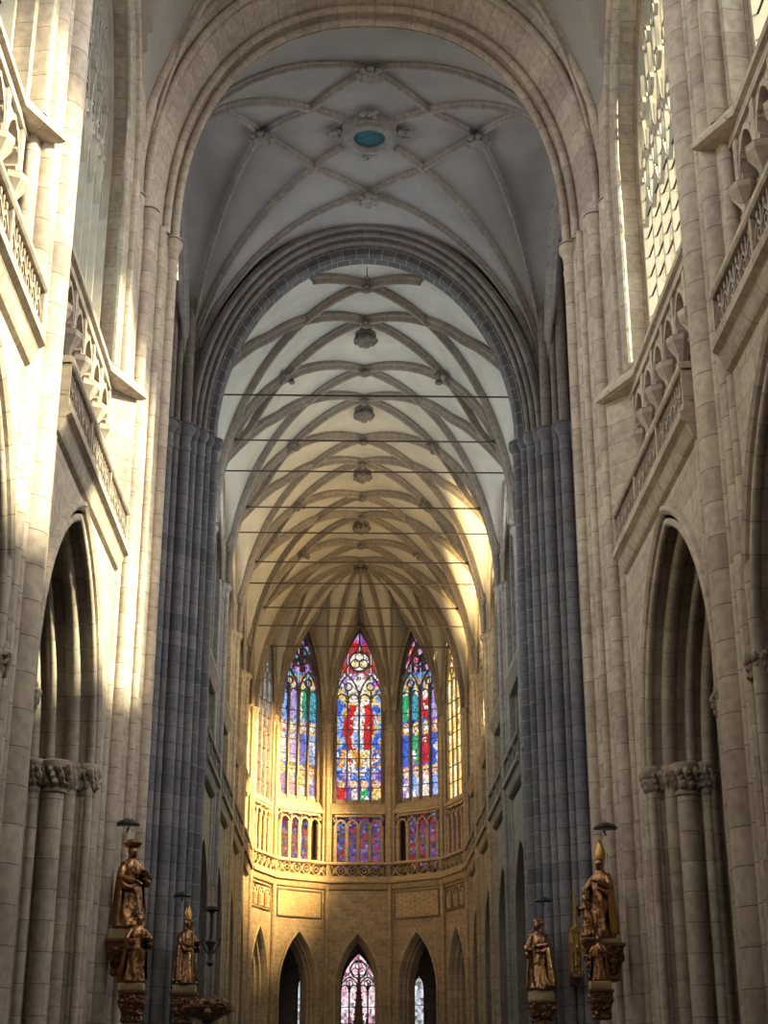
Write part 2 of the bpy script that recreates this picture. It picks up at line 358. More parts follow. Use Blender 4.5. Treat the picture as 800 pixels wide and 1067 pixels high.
# ------------------------------------------------------------------ vaults
g1 = parch(1, 1.5); gn = lambda u: g1(u)/1.5 if abs(u) < 1 else 0.0
def mk_surf(a, R, zs, drop, centres, hw, ex=1, sn=2.0):
    zb = sell(a, R, sn)
    def f(x, D):
        z = zb(x); cr = R-drop*min(1.1, abs(x)/a)**2
        for c in centres:
            k = gn((D-c)/hw)
            if k > 0: z = max(z, k**ex*cr)
        return zs+z
    return f
z_nave = mk_surf(7.3, 9.45, 25.8, 2.3, (35, 22.8, 10.6), 4.35, 1, 2.25)
z_choir = mk_surf(6.9, 9.9, 24.4, 5.2, [60.2+8.4*k for k in range(5)], 4.0, .5)
fx, fd = sell(7.6, 9.4, 2.1), parch(6.9, 9.3)
fq = sell(1, 9.4, 2.1)
def z_cross(x, D):
    u, v = max(1e-4, abs(x)/7.6), max(1e-4, min(1.0, abs(D-50.6)/7))
    p = 5+28*(u*v)**3; q = (u**-p+v**-p)**(-1/p)
    return 25.6+fq(q*(1 if u*v < .9 else 1+(u*v-.9)))+.5*max(0, 1-u*u)*max(0, 1-v*v)
def shell(name, f, a, ext, D0, D1, nd, mat, label, th=.3):
    xs = [a*sin(pi/2*i/26) for i in range(-26, 27)]
    if ext > a: xs = [-ext]+xs+[ext]
    m = MB(); ids = []
    for j in range(nd+1):
        D = D0+(D1-D0)*j/nd
        ids.append([m.vert((x, D, f(x, D))) for x in xs])
    for j in range(nd):
        for i in range(len(xs)-1): m.face((ids[j][i], ids[j][i+1], ids[j+1][i+1], ids[j+1][i]))
    return structure(m.build(name, mat, None, 40, False), label, 'ceiling')
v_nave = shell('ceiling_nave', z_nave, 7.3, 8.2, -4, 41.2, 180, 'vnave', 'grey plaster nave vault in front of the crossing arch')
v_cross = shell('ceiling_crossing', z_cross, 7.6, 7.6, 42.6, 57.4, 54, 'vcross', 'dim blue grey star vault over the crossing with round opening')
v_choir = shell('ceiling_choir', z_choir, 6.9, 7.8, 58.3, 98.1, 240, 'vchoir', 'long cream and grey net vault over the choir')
AC = (0, 98.1); RV = 6.9
VX = [(AC[0]+RV*cos(radians(36*k)), AC[1]+RV*sin(radians(36*k))) for k in range(6)]
zr6 = sell(6.9, 9.9, 2)
def z_apse(rho, t):
    cr = 9.9-2.0*rho**1.7
    return 24.4+max(zr6(min(rho, 1)*6.9) if rho < 1 else 0, gn((2*t-1)/.92)*cr)
def apse_pt(k, rho, t, dz=0):
    a, b = VX[k], VX[k+1]
    return (AC[0]+rho*((1-t)*(a[0]-AC[0])+t*(b[0]-AC[0])), AC[1]+rho*((1-t)*(a[1]-AC[1])+t*(b[1]-AC[1])), z_apse(rho, t)+dz)
m = MB(); rs = [.999*sin(pi/2*i/16) for i in range(17)]+[1.14]
for k in range(5):
    ids = [[m.vert(apse_pt(k, r, j/14)) for j in range(15)] for r in rs]
    for i in range(len(rs)-1):
        for j in range(14): m.face((ids[i][j], ids[i][j+1], ids[i+1][j+1], ids[i+1][j]))
v_apse = structure(m.build('ceiling_apse', 'vchoir', None, 40, False), 'golden lit radiating vault over the apse', 'ceiling')

def ribprof(w, d): return [(-w/2, .05), (-w/2, -.28*d), (-w*.36, -.42*d), (-w*.27, -.5*d), (-w*.25, -.82*d), (-w*.12, -d), (w*.12, -d), (w*.25, -.82*d), (w*.27, -.5*d), (w*.36, -.42*d), (w/2, -.28*d), (w/2, .05)]
def rib(pts, w, d, mat, parent):
    m = MB(); ids = m.path3(pts, ribprof(w, d)); m.face(ids[0]); m.face(ids[-1][::-1]); return m.build('rib', mat, parent, 35, False)
def surf_line(f, p, q, n=22, mode='sin', dz=-.01, lo=None, hi=None):
    pts = []
    for i in range(n+1):
        t = sin(pi/2*i/n) if mode == 'sin' else i/n
        x, D = p[0]+(q[0]-p[0])*t, p[1]+(q[1]-p[1])*t
        if lo is not None and D < lo or hi is not None and D > hi: continue
        pts.append((x, D, f(x, D)+dz))
    return pts
def smooth_line(p, q, lo=None, n=22):
    out = []
    for x, D, z in surf_line(z_choir, p, q, n, 'lin', 0, lo): out.append((x, D, min(z, 34.3-.112*x*x)-.02))
    return out
def boss(c, r, parent, mat, drop=.3):
    m = MB()
    m.lathe((c[0], c[1], c[2]-drop-.25), [(r*.25, 0), (r*.8, .08), (r*.9, .25), (r*.6, .5)], 10)
    for j in range(8):
        a = 2*pi*j/8; m.blob((c[0]+cos(a)*r, c[1]+sin(a)*r, c[2]-drop-.05), r*.42, .5, 3, 7, 5, (1, 1, .7), j)
    return m.build('boss', mat, parent, 50)
# nave ribs
for s in (-1, 1):
    for c in (35, 22.8):
        for e in (-6.1, 6.1): rib(surf_line(z_nave, (0, c), (s*7.25, c+e)), .36, .34, 'ribnave', v_nave)
    for c, e in ((38.4, 7.6), (31.6, -7.6), (26.2, 7.6), (19.4, -7.6)):
        rib(surf_line(z_nave, (0, c), (s*6.9, c+e*.95), hi=41.3), .32, .30, 'ribnave', v_nave)
    m = MB(); P = archpath(35, 4.3, 25.8, 7.0, 14, 19.6); m.path3([(s*7.3, u, h-.06) for u, h in P], ribprof(.3, .3), (1, 0, 0)); m.build('wall_rib', 'ribnave', v_nave, 35, False)
# crossing ribs: a star with four bosses round the oculus
cc = (0, 50.4); CB = [(-4.2, 50.4), (4.2, 50.4), (0, 46.3), (0, 54.6)]
for sx in (-1, 1):
    for sy in (-1, 1):
        k = (sx*7.5, 50.6+sy*6.8)
        pts = [p for p in surf_line(z_cross, cc, k) if (Vector(p[:2])-Vector(cc)).length > .85]
        rib(pts, .27, .28, 'ribcross', v_cross)
        rib(surf_line(z_cross, (sx*4.2, 50.4), k), .25, .26, 'ribcross', v_cross)
        rib(surf_line(z_cross, (0, 50.4+sy*4.15), k), .25, .26, 'ribcross', v_cross)
        rib(surf_line(z_cross, (sx*4.2, 50.4), (0, 50.4+sy*4.15), 12, 'lin'), .25, .26, 'ribcross', v_cross)
    m = MB(); P = archpath(50.6, 6.8, 25.6, 9.2, 16); m.path3([(sx*7.5, u, h-.05) for u, h in P], ribprof(.4, .4), (1, 0, 0)); m.build('wall_rib', 'ribcross', v_cross, 35, False)
for x, D in CB: boss((x, D, z_cross(x, D)), .38, v_cross, 'bossgrey')
zo = z_cross(0, 50.4)
m = MB(); m.loft([[(r*cos(2*pi*j/28), 50.4+r*sin(2*pi*j/28), zo-.45+z) for j in range(28)] for r, z in [(.62, .0), (.72, -.1), (.95, -.05), (1.0, .1), (1.08, .12), (1.12, .4), (.62, .4), (.62, 0)]]); m.build('oculus_ring', 'bossgrey', v_cross, 35)
m = MB(); m.loft([[(r*cos(2*pi*j/24), 50.4+r*sin(2*pi*j/24), zo-.36) for j in range(24)] for r in (.7, .02)], True); m.build('oculus_cover', 'oculus', v_cross)
m = MB()
for j in range(4):
    a = pi/2*j
    for i in range(9):
        m.blob((cos(a)*1.42+random.uniform(-.3, .3), 50.4+sin(a)*1.42+random.uniform(-.3, .3), zo-.25), .13, .5, 3, 7, 5, (1, 1, .6), i+j*9)
m.build('oculus_carving', 'bossgrey', v_cross, 50)
# choir net ribs
for k in range(5):
    n1, n2 = 60.1+8.4*k, 63.4+8.4*k
    for s in (-1, 1):
        for e in (-4.4, 4.4):
            p = surf_line(z_choir, (0, n1), (s*6.9, n1+e), lo=58.3, hi=98.2)
            if len(p) > 3: rib(p, .31, .40, 'ribchoir', v_choir)
        p = smooth_line((0, n2), (s*6.9, n2-4.0), 58.3)
        rib(p, .31, .40, 'ribchoir', v_choir)
        if k < 4: rib(smooth_line((0, n2), (s*6.9, n2+4.4)), .31, .40, 'ribchoir', v_choir)
        if k < 4:
            c = (s*3.54, n2+2.5); z = z_choir(*c)
            m = MB()
            for q in range(5): m.blob((c[0]+random.uniform(-.2, .2), c[1]+random.uniform(-.5, .3), z-.5-.1*random.random()), .15, .5, 3, 7, 5, seed=q)
            m.build('joint_carving', 'boss', v_choir, 50)
        w0 = 60.2+8.4*k
        m = MB(); P = [(u, h) for u, h in archpath(w0, 3.7, 24.4, 5.4, 14) if u > 58.7]
        m.path3([(s*6.98, u, h-.05) for u, h in P], ribprof(.3, .34), (1, 0, 0)); m.build('wall_rib', 'ribchoir', v_choir, 35, False)
    boss((0, n1, z_choir(0, n1)), .24, v_choir, 'boss', .34); boss((0, n2, z_choir(0, n2)), .24, v_choir, 'boss', .34)
# pendant keystones, each hanging between ribs
for k in range(4):
    D = 64.55+8.4*k; z = z_choir(0, D)
    t = thing('pendant_keystone', (0, D, z-1.0), 'carved dark pendant keystone on the choir vault ridge, %s counting away from the crossing' % ('first', 'second', 'third', 'fourth')[k], 'keystone', 'pendant keystones along the choir ridge')
    m = MB(); m.lathe((0, D, z-1.0), [(.12, .0), (.2, .1), (.42, .3), (.42, .55), (.5, .6), (.5, .75), (.3, .8), (.26, 1.05)], 12); m.build('block', 'boss', t, 40)
    m = MB()
    for j in range(9):
        a = 2*pi*j/9; m.blob((cos(a)*.42, D+sin(a)*.42, z-.62), .17, .5, 3, 7, 5, seed=j)
    m.build('leaf_ring', 'boss', t, 50)
# apse ribs
for k in range(6):
    kk = min(k, 4); t = 0 if k < 5 else 1
    rib([apse_pt(kk, .999*sin(pi/2*i/20), t, -.01) for i in range(1, 21)], .34, .36, 'ribchoir', v_apse)
for k in range(5):
    # forked ribs: ridge of each window cell, splitting to both sides of the window head
    rib([apse_pt(k, .05+.50*i/8, .5, -.02) for i in range(9)], .24, .26, 'ribchoir', v_apse)
    for s in (-1, 1): rib([apse_pt(k, .55+.40*i/12, .5+s*.46*(i/12)**.8, -.02) for i in range(13)], .2, .22, 'ribchoir', v_apse)
    c = apse_pt(k, .55, .5); boss(c, .18, v_apse, 'boss', .25)
    a = [apse_pt(k, 1.0, .5+.45*i/14, -.05) for i in range(-14, 15)]
    F = Frame(VX[k], VX[k+1], AC); m = MB(); m.path3(a, ribprof(.28, .3), F.n); m.build('window_rib', 'ribchoir', v_apse, 35, False)
boss((0, 98.3, 34.3), .3, v_apse, 'boss', .4)

# ------------------------------------------------------------------ great arches
FX = lambda D0: (lambda u, d, h: (u, D0+d, h))
def great_arch(name, D0, spring, R, a, orders, label, x0=0, sn=2.0):
    t = thing(name, (0, D0, spring), label, 'arch', None, 'structure')
    for nm, prof, mat in orders:
        m = MB(); m.sweep(FX(D0), sellpath(x0, a, spring, R, sn), prof); m.build(nm, mat, t, 30, False)
    return t
wa = [('inner_order', [(.3, 3.6), (0, 3.6), (0, 3.55)]+corner(.0, 3.3, .14)[::-1]+[(.23, 3.29), (.235, 3.2)]+corner(.235, 2.9, .13)[::-1]+[(.45, 2.88)], 'nave_uv'),
      ('hollow_order', [(.43, 2.95), (.45, 2.75), (.50, 2.35), (.60, 1.95), (.70, 1.80), (.70, 1.70)]+corner(.70, 1.36, .14)[::-1]+[(.92, 1.34)], 'nave_uv'),
      ('outer_order', [(.90, 1.45), (.91, 1.2)]+corner(.91, .72, .17)[::-1]+[(1.17, .70), (1.18, .6)]+corner(1.18, .26, .14)[::-1]+[(1.40, .24), (1.44, .3), (1.40, 3.6)], 'nave_uv')]
great_arch('crossing_arch', 39.4, 25.8, 8.6, 6.2, wa, 'tall pale moulded stone arch at the near side of the crossing', 0, 2.3)
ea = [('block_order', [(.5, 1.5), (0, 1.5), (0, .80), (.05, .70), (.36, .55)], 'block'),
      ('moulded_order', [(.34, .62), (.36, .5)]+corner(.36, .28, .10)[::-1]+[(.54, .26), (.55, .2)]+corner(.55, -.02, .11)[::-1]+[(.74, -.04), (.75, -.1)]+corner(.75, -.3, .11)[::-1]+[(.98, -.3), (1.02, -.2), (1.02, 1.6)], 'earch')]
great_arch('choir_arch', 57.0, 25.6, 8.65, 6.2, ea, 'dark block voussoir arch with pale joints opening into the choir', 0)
m = MB(); ap = sell(7.1, 9.3, 2.05); xs = [7.6*i/40 for i in range(-40, 41)]
for x0, x1 in zip(xs, xs[1:]):
    m.quad((x0, 57.2, 25.6+ap(x0)-.1), (x1, 57.2, 25.6+ap(x1)-.1), (x1, 57.2, z_cross(x1, 57.2)+.4), (x0, 57.2, z_cross(x0, 57.2)+.4))
    m.quad((x0, 58.62, 25.6+ap(x0)-.1), (x1, 58.62, 25.6+ap(x1)-.1), (x1, 58.62, 37), (x0, 58.62, 37))
structure(m.build('wall_above_choir_arch', 'epier'), 'narrow grey wall between choir arch and crossing vault')

# ------------------------------------------------------------------ piers
def pier(name, loc, label, core, shafts, mat_core, group=None):
    """core: list of (x,y) outline polygons with heights; shafts: (x, y, r, h0, h1, mat, captype)"""
    t = thing(name, loc, label, 'pier', group, 'structure')
    for poly, h0, h1, mt in core:
        m = MB(); m.loft([[(x, y, h) for x, y in poly] for h in (h0, h1)], True, True); m.build('core', mt or mat_core, t)
    for x, y, r, h0, h1, mt, cap in shafts:
        sh = shaft(t, x, y, r, h0, h1, mt, 14)
        if cap == 'm': moulded_cap(sh, x, y, r, h1, mt, 14, 1.4 if y < 60 else 1.0)
        if cap == 'l': leaf_cap(sh, x, y, r, h1, seed=int(x*10+y))
    return t
for s in (-1, 1):
    sd = SIDE[s]
    # near nave pier
    near = [(7.02, 28.85, .44, -1.6, 27, 'naveshaft', None), (6.98, 28.2, .15, -1.6, 27, 'naveshaft', None), (6.98, 29.5, .15, -1.6, 27, 'naveshaft', None),
            (7.08, 27.75, .27, -1.6, 27, 'naveshaft', None), (7.08, 29.95, .24, -1.6, 27, 'naveshaft', None), (7.0, 27.25, .15, -1.6, 13.5, 'naveshaft', None), (7.02, 30.4, .14, -1.6, 13.5, 'naveshaft', None),
            (7.3, 27.35, .16, 14.4, 27, 'naveshaft', None), (7.3, 30.3, .16, 14.4, 27, 'naveshaft', None)]
    pier('bundled_pier', (s*7.2, 28.8, -1.6), 'bundled stone pier with tall half round shafts, cut by the %s edge of the view' % sd,
         [([(s*7.0, 28.0), (s*7.0, 29.7), (s*7.15, 30.3), (s*9.0, 30.3), (s*9.0, 27.3), (s*7.15, 27.3)], -1.6, 34, None)],
         [(s*x, y, r, a, b, mt, c) for x, y, r, a, b, mt, c in near], 'nave')
    # west crossing pier, stepping in towards the arch
    wp = [(6.33, 42.72, .19, -1.6, 25.68, 'naveshaft', 'm'), (6.58, 41.95, .13, -1.6, 25.8, 'naveshaft', None), (6.88, 41.0, .20, -1.6, 25.68, 'naveshaft', 'm'), (7.08, 40.55, .12, -1.6, 25.8, 'naveshaft', None), (7.22, 40.12, .20, -1.6, 25.68, 'naveshaft', 'm'),
          (7.16, 39.72, .13, -1.6, 13.5, 'naveshaft', None), (7.45, 39.7, .15, 14.0, 32, 'naveshaft', None), (7.7, 39.5, .12, 19.5, 32, 'naveshaft', None)]
    pier('crossing_pier', (s*7.6, 42.2, -1.6), ('sunlit pale' if s < 0 else 'shaded tan') + ' bundled pier under the %s foot of the near crossing arch' % sd,
         [([(s*6.28, 43.1), (s*6.28, 42.85), (s*6.5, 42.3), (s*6.8, 41.3), (s*7.0, 40.75), (s*7.15, 40.3), (s*7.35, 39.9), (s*7.45, 39.4), (s*9.2, 39.4), (s*9.2, 44.4), (s*7.4, 44.4)], -1.6, 25.9, None),
          ([(s*7.3, 44.4), (s*7.3, 41.0), (s*7.5, 39.4), (s*9.2, 39.4), (s*9.2, 44.4)], 25.9, 36, None)],
         [(s*x, y, r, a, b, mt, c) for x, y, r, a, b, mt, c in wp], 'nave')
    # east crossing pier: dark old stone, a fan of shafts
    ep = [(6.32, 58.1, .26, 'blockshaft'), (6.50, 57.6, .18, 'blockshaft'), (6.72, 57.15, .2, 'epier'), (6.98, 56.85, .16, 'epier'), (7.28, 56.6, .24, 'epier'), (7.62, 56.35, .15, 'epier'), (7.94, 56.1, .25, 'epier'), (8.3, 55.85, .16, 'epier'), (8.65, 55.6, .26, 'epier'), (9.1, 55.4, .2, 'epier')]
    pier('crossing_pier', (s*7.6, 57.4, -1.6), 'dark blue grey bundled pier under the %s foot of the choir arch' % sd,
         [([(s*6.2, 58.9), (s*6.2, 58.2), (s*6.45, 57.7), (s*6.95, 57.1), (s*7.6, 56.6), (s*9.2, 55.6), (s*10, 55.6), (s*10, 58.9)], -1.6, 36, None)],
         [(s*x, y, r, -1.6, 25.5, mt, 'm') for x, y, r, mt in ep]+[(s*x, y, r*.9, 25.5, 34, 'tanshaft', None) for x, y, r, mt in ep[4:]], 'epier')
    # choir piers
    for k in range(4):
        D = 64.5+8.4*k; far = k > 1
        cs = [(6.86, D, .20, -1.6, 24.2), (6.98, D-.42, .13, -1.6, 24.2), (6.98, D+.42, .13, -1.6, 24.2), (7.08, D-.78, .10, -1.6, 24.2), (7.08, D+.78, .10, -1.6, 24.2)]
        mt = 'apseshaft' if far else 'choirshaft'
        pier('choir_pier', (s*7.3, D, -1.6), 'slender clustered choir pier on the %s side, %s from the crossing' % (sd, ('first', 'second', 'third', 'fourth')[k]),
             [([(s*6.88, D-.3), (s*6.88, D+.3), (s*7.05, D+.9), (s*7.9, D+1.0), (s*7.9, D-1.0), (s*7.05, D-.9)], -1.6, 29.5, None)],
             [(s*x, y, r, a, b, mt, 'm' if i < 3 else None) for i, (x, y, r, a, b) in enumerate(cs)], 'apse' if far else 'choir', 'clustered piers along the choir')
AW = ('at the right mouth of the apse', 'right of the right stained glass window', 'between the centre and right stained glass windows', 'between the left and centre stained glass windows', 'left of the left stained glass window', 'at the left mouth of the apse')
for k in range(6):
    vx = Vector(VX[k]); c = Vector(AC); r = (vx-c).normalized(); t = Vector((-r.y, r.x))
    def at(rad, tang): q = c+r*rad+t*tang; return q.x, q.y
    sh = [(*at(6.78, 0), .15, -1.6, 24.2, 'apseshaft', 'm'), (*at(6.92, .24), .10, 14.4, 24.2, 'apseshaft', 'm'), (*at(6.92, -.24), .10, 14.4, 24.2, 'apseshaft', 'm')]
    pier('apse_pier', (*(c+r*7.1), -1.6), 'slim apse pier ' + AW[k],
         [([at(6.85, -.2), at(6.85, .2), at(7.3, .42), at(7.9, .5), at(7.9, -.5), at(7.3, -.42)], -1.6, 31, None)], sh, 'apse', 'slim piers of the apse')

# ------------------------------------------------------------------ wall bays
def extr(F, u0, u1, prof):
    m = MB(); m.loft([[F(u, d, h) for d, h in prof] for u in (u0, u1)], True, True); return m
def arch_wall(F, name, uc, a, spring, R, top, mat, label, mprof, mmat, u0=0, u1=None, d=0, caps=None, plate=None):
    u1 = F.L if u1 is None else u1
    P = archpath(uc, a, spring, R, 14, -1.6); m = MB()
    if uc-a > u0: m.quad(F(u0, d, -1.6), F(uc-a, d, -1.6), F(uc-a, d, top), F(u0, d, top))
    if uc+a < u1: m.quad(F(uc+a, d, -1.6), F(u1, d, -1.6), F(u1, d, top), F(uc+a, d, top))
    for p, q in zip(P[1:], P[2:-1]): m.quad(F(p[0], d, p[1]), F(q[0], d, q[1]), F(q[0], d, top), F(p[0], d, top))
    o = structure(m.build(name, mat, None, None, False), label)
    m = MB(); m.sweep(F, P, [(q[0], d+q[1]) for q in mprof]); m.build('arch_moulding', mmat, o, 30, False)
    if caps:
        for du, dd, r in caps:
            for sg in (-1, 1):
                x, y, _ = F(uc+sg*(a+du), d+dd, 0)
                sh = shaft(o, x, y, r, -1.6, spring-.4, mmat.replace('_uv', 'shaft') if mmat.replace('_uv', 'shaft') in M else 'naveshaft', 14, 'respond_shaft')
                leaf_cap(sh, x, y, r, spring, seed=int(du*100))
    return o
NM = [(.46, .02), (.44, -.10), (.34, -.14), (.25, -.08), (.22, .0)]+corner(.0, .0, .10)+[(.1, .40)]+corner(-.14, .42, .18)+[(.0, .92)]+corner(-.32, .95, .12)+[(-.2, 1.3)]+corner(-.44, 1.34, .17)+[(-.42, 1.75), (-.42, 2.1)]
CM = [(.22, -.03), (.16, -.1), (.08, -.1), (.04, 0), (-.03, .1), (-.06, .3), (-.16, .38), (-.18, .6), (-.26, .7), (-.26, 1.3)]
AM = [(.20, -.02), (.17, -.09), (.06, -.09), (.02, .0), (-.05, .12), (-.07, .3), (-.16, .38), (-.18, .6), (-.26, .7), (-.28, 1.4)]

def balustrade(F, u0, u1, style, mat, label, nposts, h0=13.55, group=None):
    p = F((u0+u1)/2, 0, h0)
    t = thing('balustrade', p, label, 'balustrade', group)
    k = 1.0
    extr(F, u0, u1, [(.05, h0-.05), (-.10, h0+.05), (-.14, h0+.12), (-.24, h0+.38), (-.36, h0+.46), (-.36, h0+.62), (-.28, h0+.66), (-.26, h0+.88), (.12, h0+.92), (.12, h0)]).build('cornice', mat, t)
    hb, ht = h0+.92, h0+1.62
    extr(F, u0, u1, [(-.28, ht), (-.32, ht+.05), (-.32, ht+.16), (-.24, ht+.22), (.0, ht+.22), (.04, ht+.14), (.04, ht+.03), (0, ht)]).build('rail', mat, t)
    us = [u0+(u1-u0)*i/nposts for i in range(nposts+1)]
    for u in us:
        m = MB(); m.obox(F, max(u0, u-.07), min(u1, u+.07), -.27, .0, hb-.05, ht+.05); m.build('post', mat, t)
    for a, b in zip(us, us[1:]):
        m = MB(); n = max(1, round((b-a-.14)/(.52 if style == 'flame' else .78))); wd = (b-a-.14)/n; hh = ht-hb
        for i in range(n):
            x = a+.07+wd*i; X = x+wd/2; y = (hb+ht)/2
            if style == 'flame':
                for sg in (1, -1):
                    m.bar(F, [(X+sg*wd*(.5-.5*(j/8)+.16*sin(2*pi*j/8)), hb+hh*j/8) for j in range(9)], .055, -.22, -.06)
                m.bar(F, circ((X, hb+hh*.30), wd*.22, 10), .045, -.2, -.08, True)
                m.bar(F, [(x, hb), (x, ht)], .05, -.22, -.06)
            else:
                for sg in (-1, 1):
                    m.bar(F, [(x+wd*j/8, y+sg*hh*.5*cos(pi*j/8)) for j in range(9)], .062, -.2, -.08)
                m.bar(F, circ((X, y), hh*.15, 10), .045, -.21, -.07, True)
                m.bar(F, circ((x, y), hh*.2, 12), .045, -.21, -.07, True)
        m.build('tracery_panel', mat, t)
    return t

WN = [0]
def window(F, uc, hw, sill, spring, R, nl, d, colf, gmat, smat, label, tr='rose', depth=.4, mw=.13, nu=5, nv=46, bars=9, low=None):
    WN[0] += 1
    p = F(uc, d, sill)
    t = thing('window_%d' % WN[0], p, label, 'window', None, 'structure')
    ap = parch(hw, R)
    m = MB(); m.bar(F, archpath(uc, hw, spring, R, 14, sill), mw*1.7, d-depth*.8, d+.3); m.build('window_frame', smat, t, 30)
    wl = 2*hw/nl; rnd = random.Random(WN[0]*31); rnd.S = WN[0]*5.7
    topz = lambda u: spring+ap(u-uc)
    lh = spring if tr != 'lancet' else spring+R*.3
    for i in range(1, nl):
        u = uc-hw+wl*i; m = MB(); m.bar(F, [(u, sill), (u, min(topz(u), lh+wl*.9))], mw*(1.2 if i*2 == nl else 1), d-depth*.6, d+(.15 if tr != 'flow' else .04)); m.build('mullion', smat, t)
    # tracery
    m = MB(); d0, d1 = d-depth*.45, d+(.12 if tr != 'flow' else .04)
    for i in range(nl):
        c = uc-hw+wl*(i+.5); aa = wl*.5
        P = [q for q in archpath(c, aa, lh, wl*.62, 6) if q[1] < topz(q[0])]
        if len(P) > 2: m.bar(F, P, mw*.7, d0, d1)
        for sg in (-1, 1):
            q = (c+sg*wl*.24, lh+wl*.08)
            if q[1]+wl*.2 < topz(q[0]): m.bar(F, circ(q, wl*.2, 8, pi/2-sg*.3, pi/2-sg*2.6, False), mw*.45, d0, d1)
    if tr == 'rose' and nl == 4:
        for sg in (-1, 1):
            P = [q for q in archpath(uc+sg*hw*.5, hw*.5, lh, R*.36, 8) if q[1] < topz(q[0])]
            if len(P) > 2: m.bar(F, P, mw*.8, d0, d1)
            m.bar(F, circ((uc+sg*hw*.48, lh+R*.20), hw*.17, 12), mw*.6, d0, d1, True)
        cy = lh+R*.55; r = hw*.44; m.bar(F, circ((uc, cy), r, 22), mw*.9, d0, d1, True)
        for q in range(3):
            a = pi/2+2*pi*q/3; m.bar(F, circ((uc+cos(a)*r*.46, cy+sin(a)*r*.46), r*.44, 12), mw*.5, d0, d1, True)
        for sg in (-1, 1): m.bar(F, [(uc+sg*r*.35, cy+r*.93), (uc+sg*.02, lh+R*.80), (uc, lh+R*.98)][:3], mw*.6, d0, d1)
        for sg in (-1, 1): m.bar(F, [(uc+sg*r*1.0, cy-r*.2), (uc+sg*hw*.72, lh+R*.36), (uc+sg*hw*.86, lh+R*.3)], mw*.5, d0, d1)
    elif tr == 'flow':
        # flowing late gothic tracery: nested ogee bars and small eyes
        hz = R
        for i in range(nl+1):
            u = uc-hw+wl*i
            for sg in (-1, 1):
                pts = []
                for j in range(15):
                    f = j/14; q = (u+sg*wl*(1.1*f+.42*sin(2.2*pi*f)), lh-hz*.25+hz*1.15*f)
                    if abs(q[0]-uc) < hw and q[1] < topz(q[0]): pts.append(q)
                    elif pts: break
                if len(pts) > 2: m.bar(F, pts, mw*.75, d0, d1)
        for i in range(nl):
            for row in range(3):
                q = (uc-hw+wl*(i+.5), lh+hz*(.08+.25*row))
                if topz(q[0])-q[1] > wl*.45:
                    m.bar(F, circ(q, wl*.30, 10), mw*.6, d0, d1, True)
    m.build('tracery', smat, t, 30)
    # iron saddle bars
    m = MB()
    for j in range(1, bars):
        h = sill+(lh-sill)*j/bars; m.bar(F, [(uc-hw, h), (uc+hw, h)], .05 if tr != 'flow' else .025, d-.03, d+.02)
    m.build('saddle_bars', 'black', t)
    # glass, one pane per light
    for i in range(nl):
        m = MB(); a = uc-hw+wl*i+.02; b = uc-hw+wl*(i+1)-.02; ids = []; H = spring+R-sill
        for j in range(nv+1):
            row = []
            for c in range(nu+1):
                u = a+(b-a)*c/nu; h = sill+H*j/nv
                if 0 < c < nu: u += rnd.uniform(-.35, .35)*(b-a)/nu
                if 0 < j < nv: h += rnd.uniform(-.35, .35)*H/nv
                row.append((u, h))
            ids.append(row)
        for j in range(nv):
            for c in range(nu):
                q = [ids[j][c], ids[j][c+1], ids[j+1][c+1], ids[j+1][c]]
                if min(h for _, h in q) > max(topz(u) for u, _ in q)-.02: continue
                q = [(u, min(h, topz(u)+.0)) for u, h in q]
                cu, ch = sum(x for x, _ in q)/4, sum(y for _, y in q)/4
                rnd.P = ((cu-uc)/hw, (ch-sill)/H)
                m.quad(*[F(u, d+.05, h) for u, h in q], col=colf((cu-uc)/hw, (ch-sill)/H, rnd, i) if colf else None)
        if m.v: m.build('glass_pane', gmat, t, None, False)
    return t
def pick(r, *cols):
    q = r.P; t = noise.noise(Vector((q[0]*3.1+r.S, q[1]*19, r.S*1.7)))*.5+.5+r.uniform(-.05, .05)
    c = cols[int(min(.999, max(0, (t-.22)/.56))*len(cols))]; k = r.uniform(.55, 1.2)
    if r.random() < .10: k *= .3
    return (c[0]*k, c[1]*k, c[2]*k)
RED, BLU, DBL, VIO, MAG, WHT, YEL, ORA, TEA, GRN, LIL, BRN = (.75, .02, .03), (.06, .16, .75), (.02, .05, .35), (.30, .10, .50), (.80, .10, .50), (1.1, 1.0, .9), (1.0, .75, .25), (.9, .35, .06), (.08, .45, .55), (.05, .5, .2), (.55, .40, .80), (.25, .12, .08)
SKY = (.35, .55, .95); PNK = (.95, .45, .55)
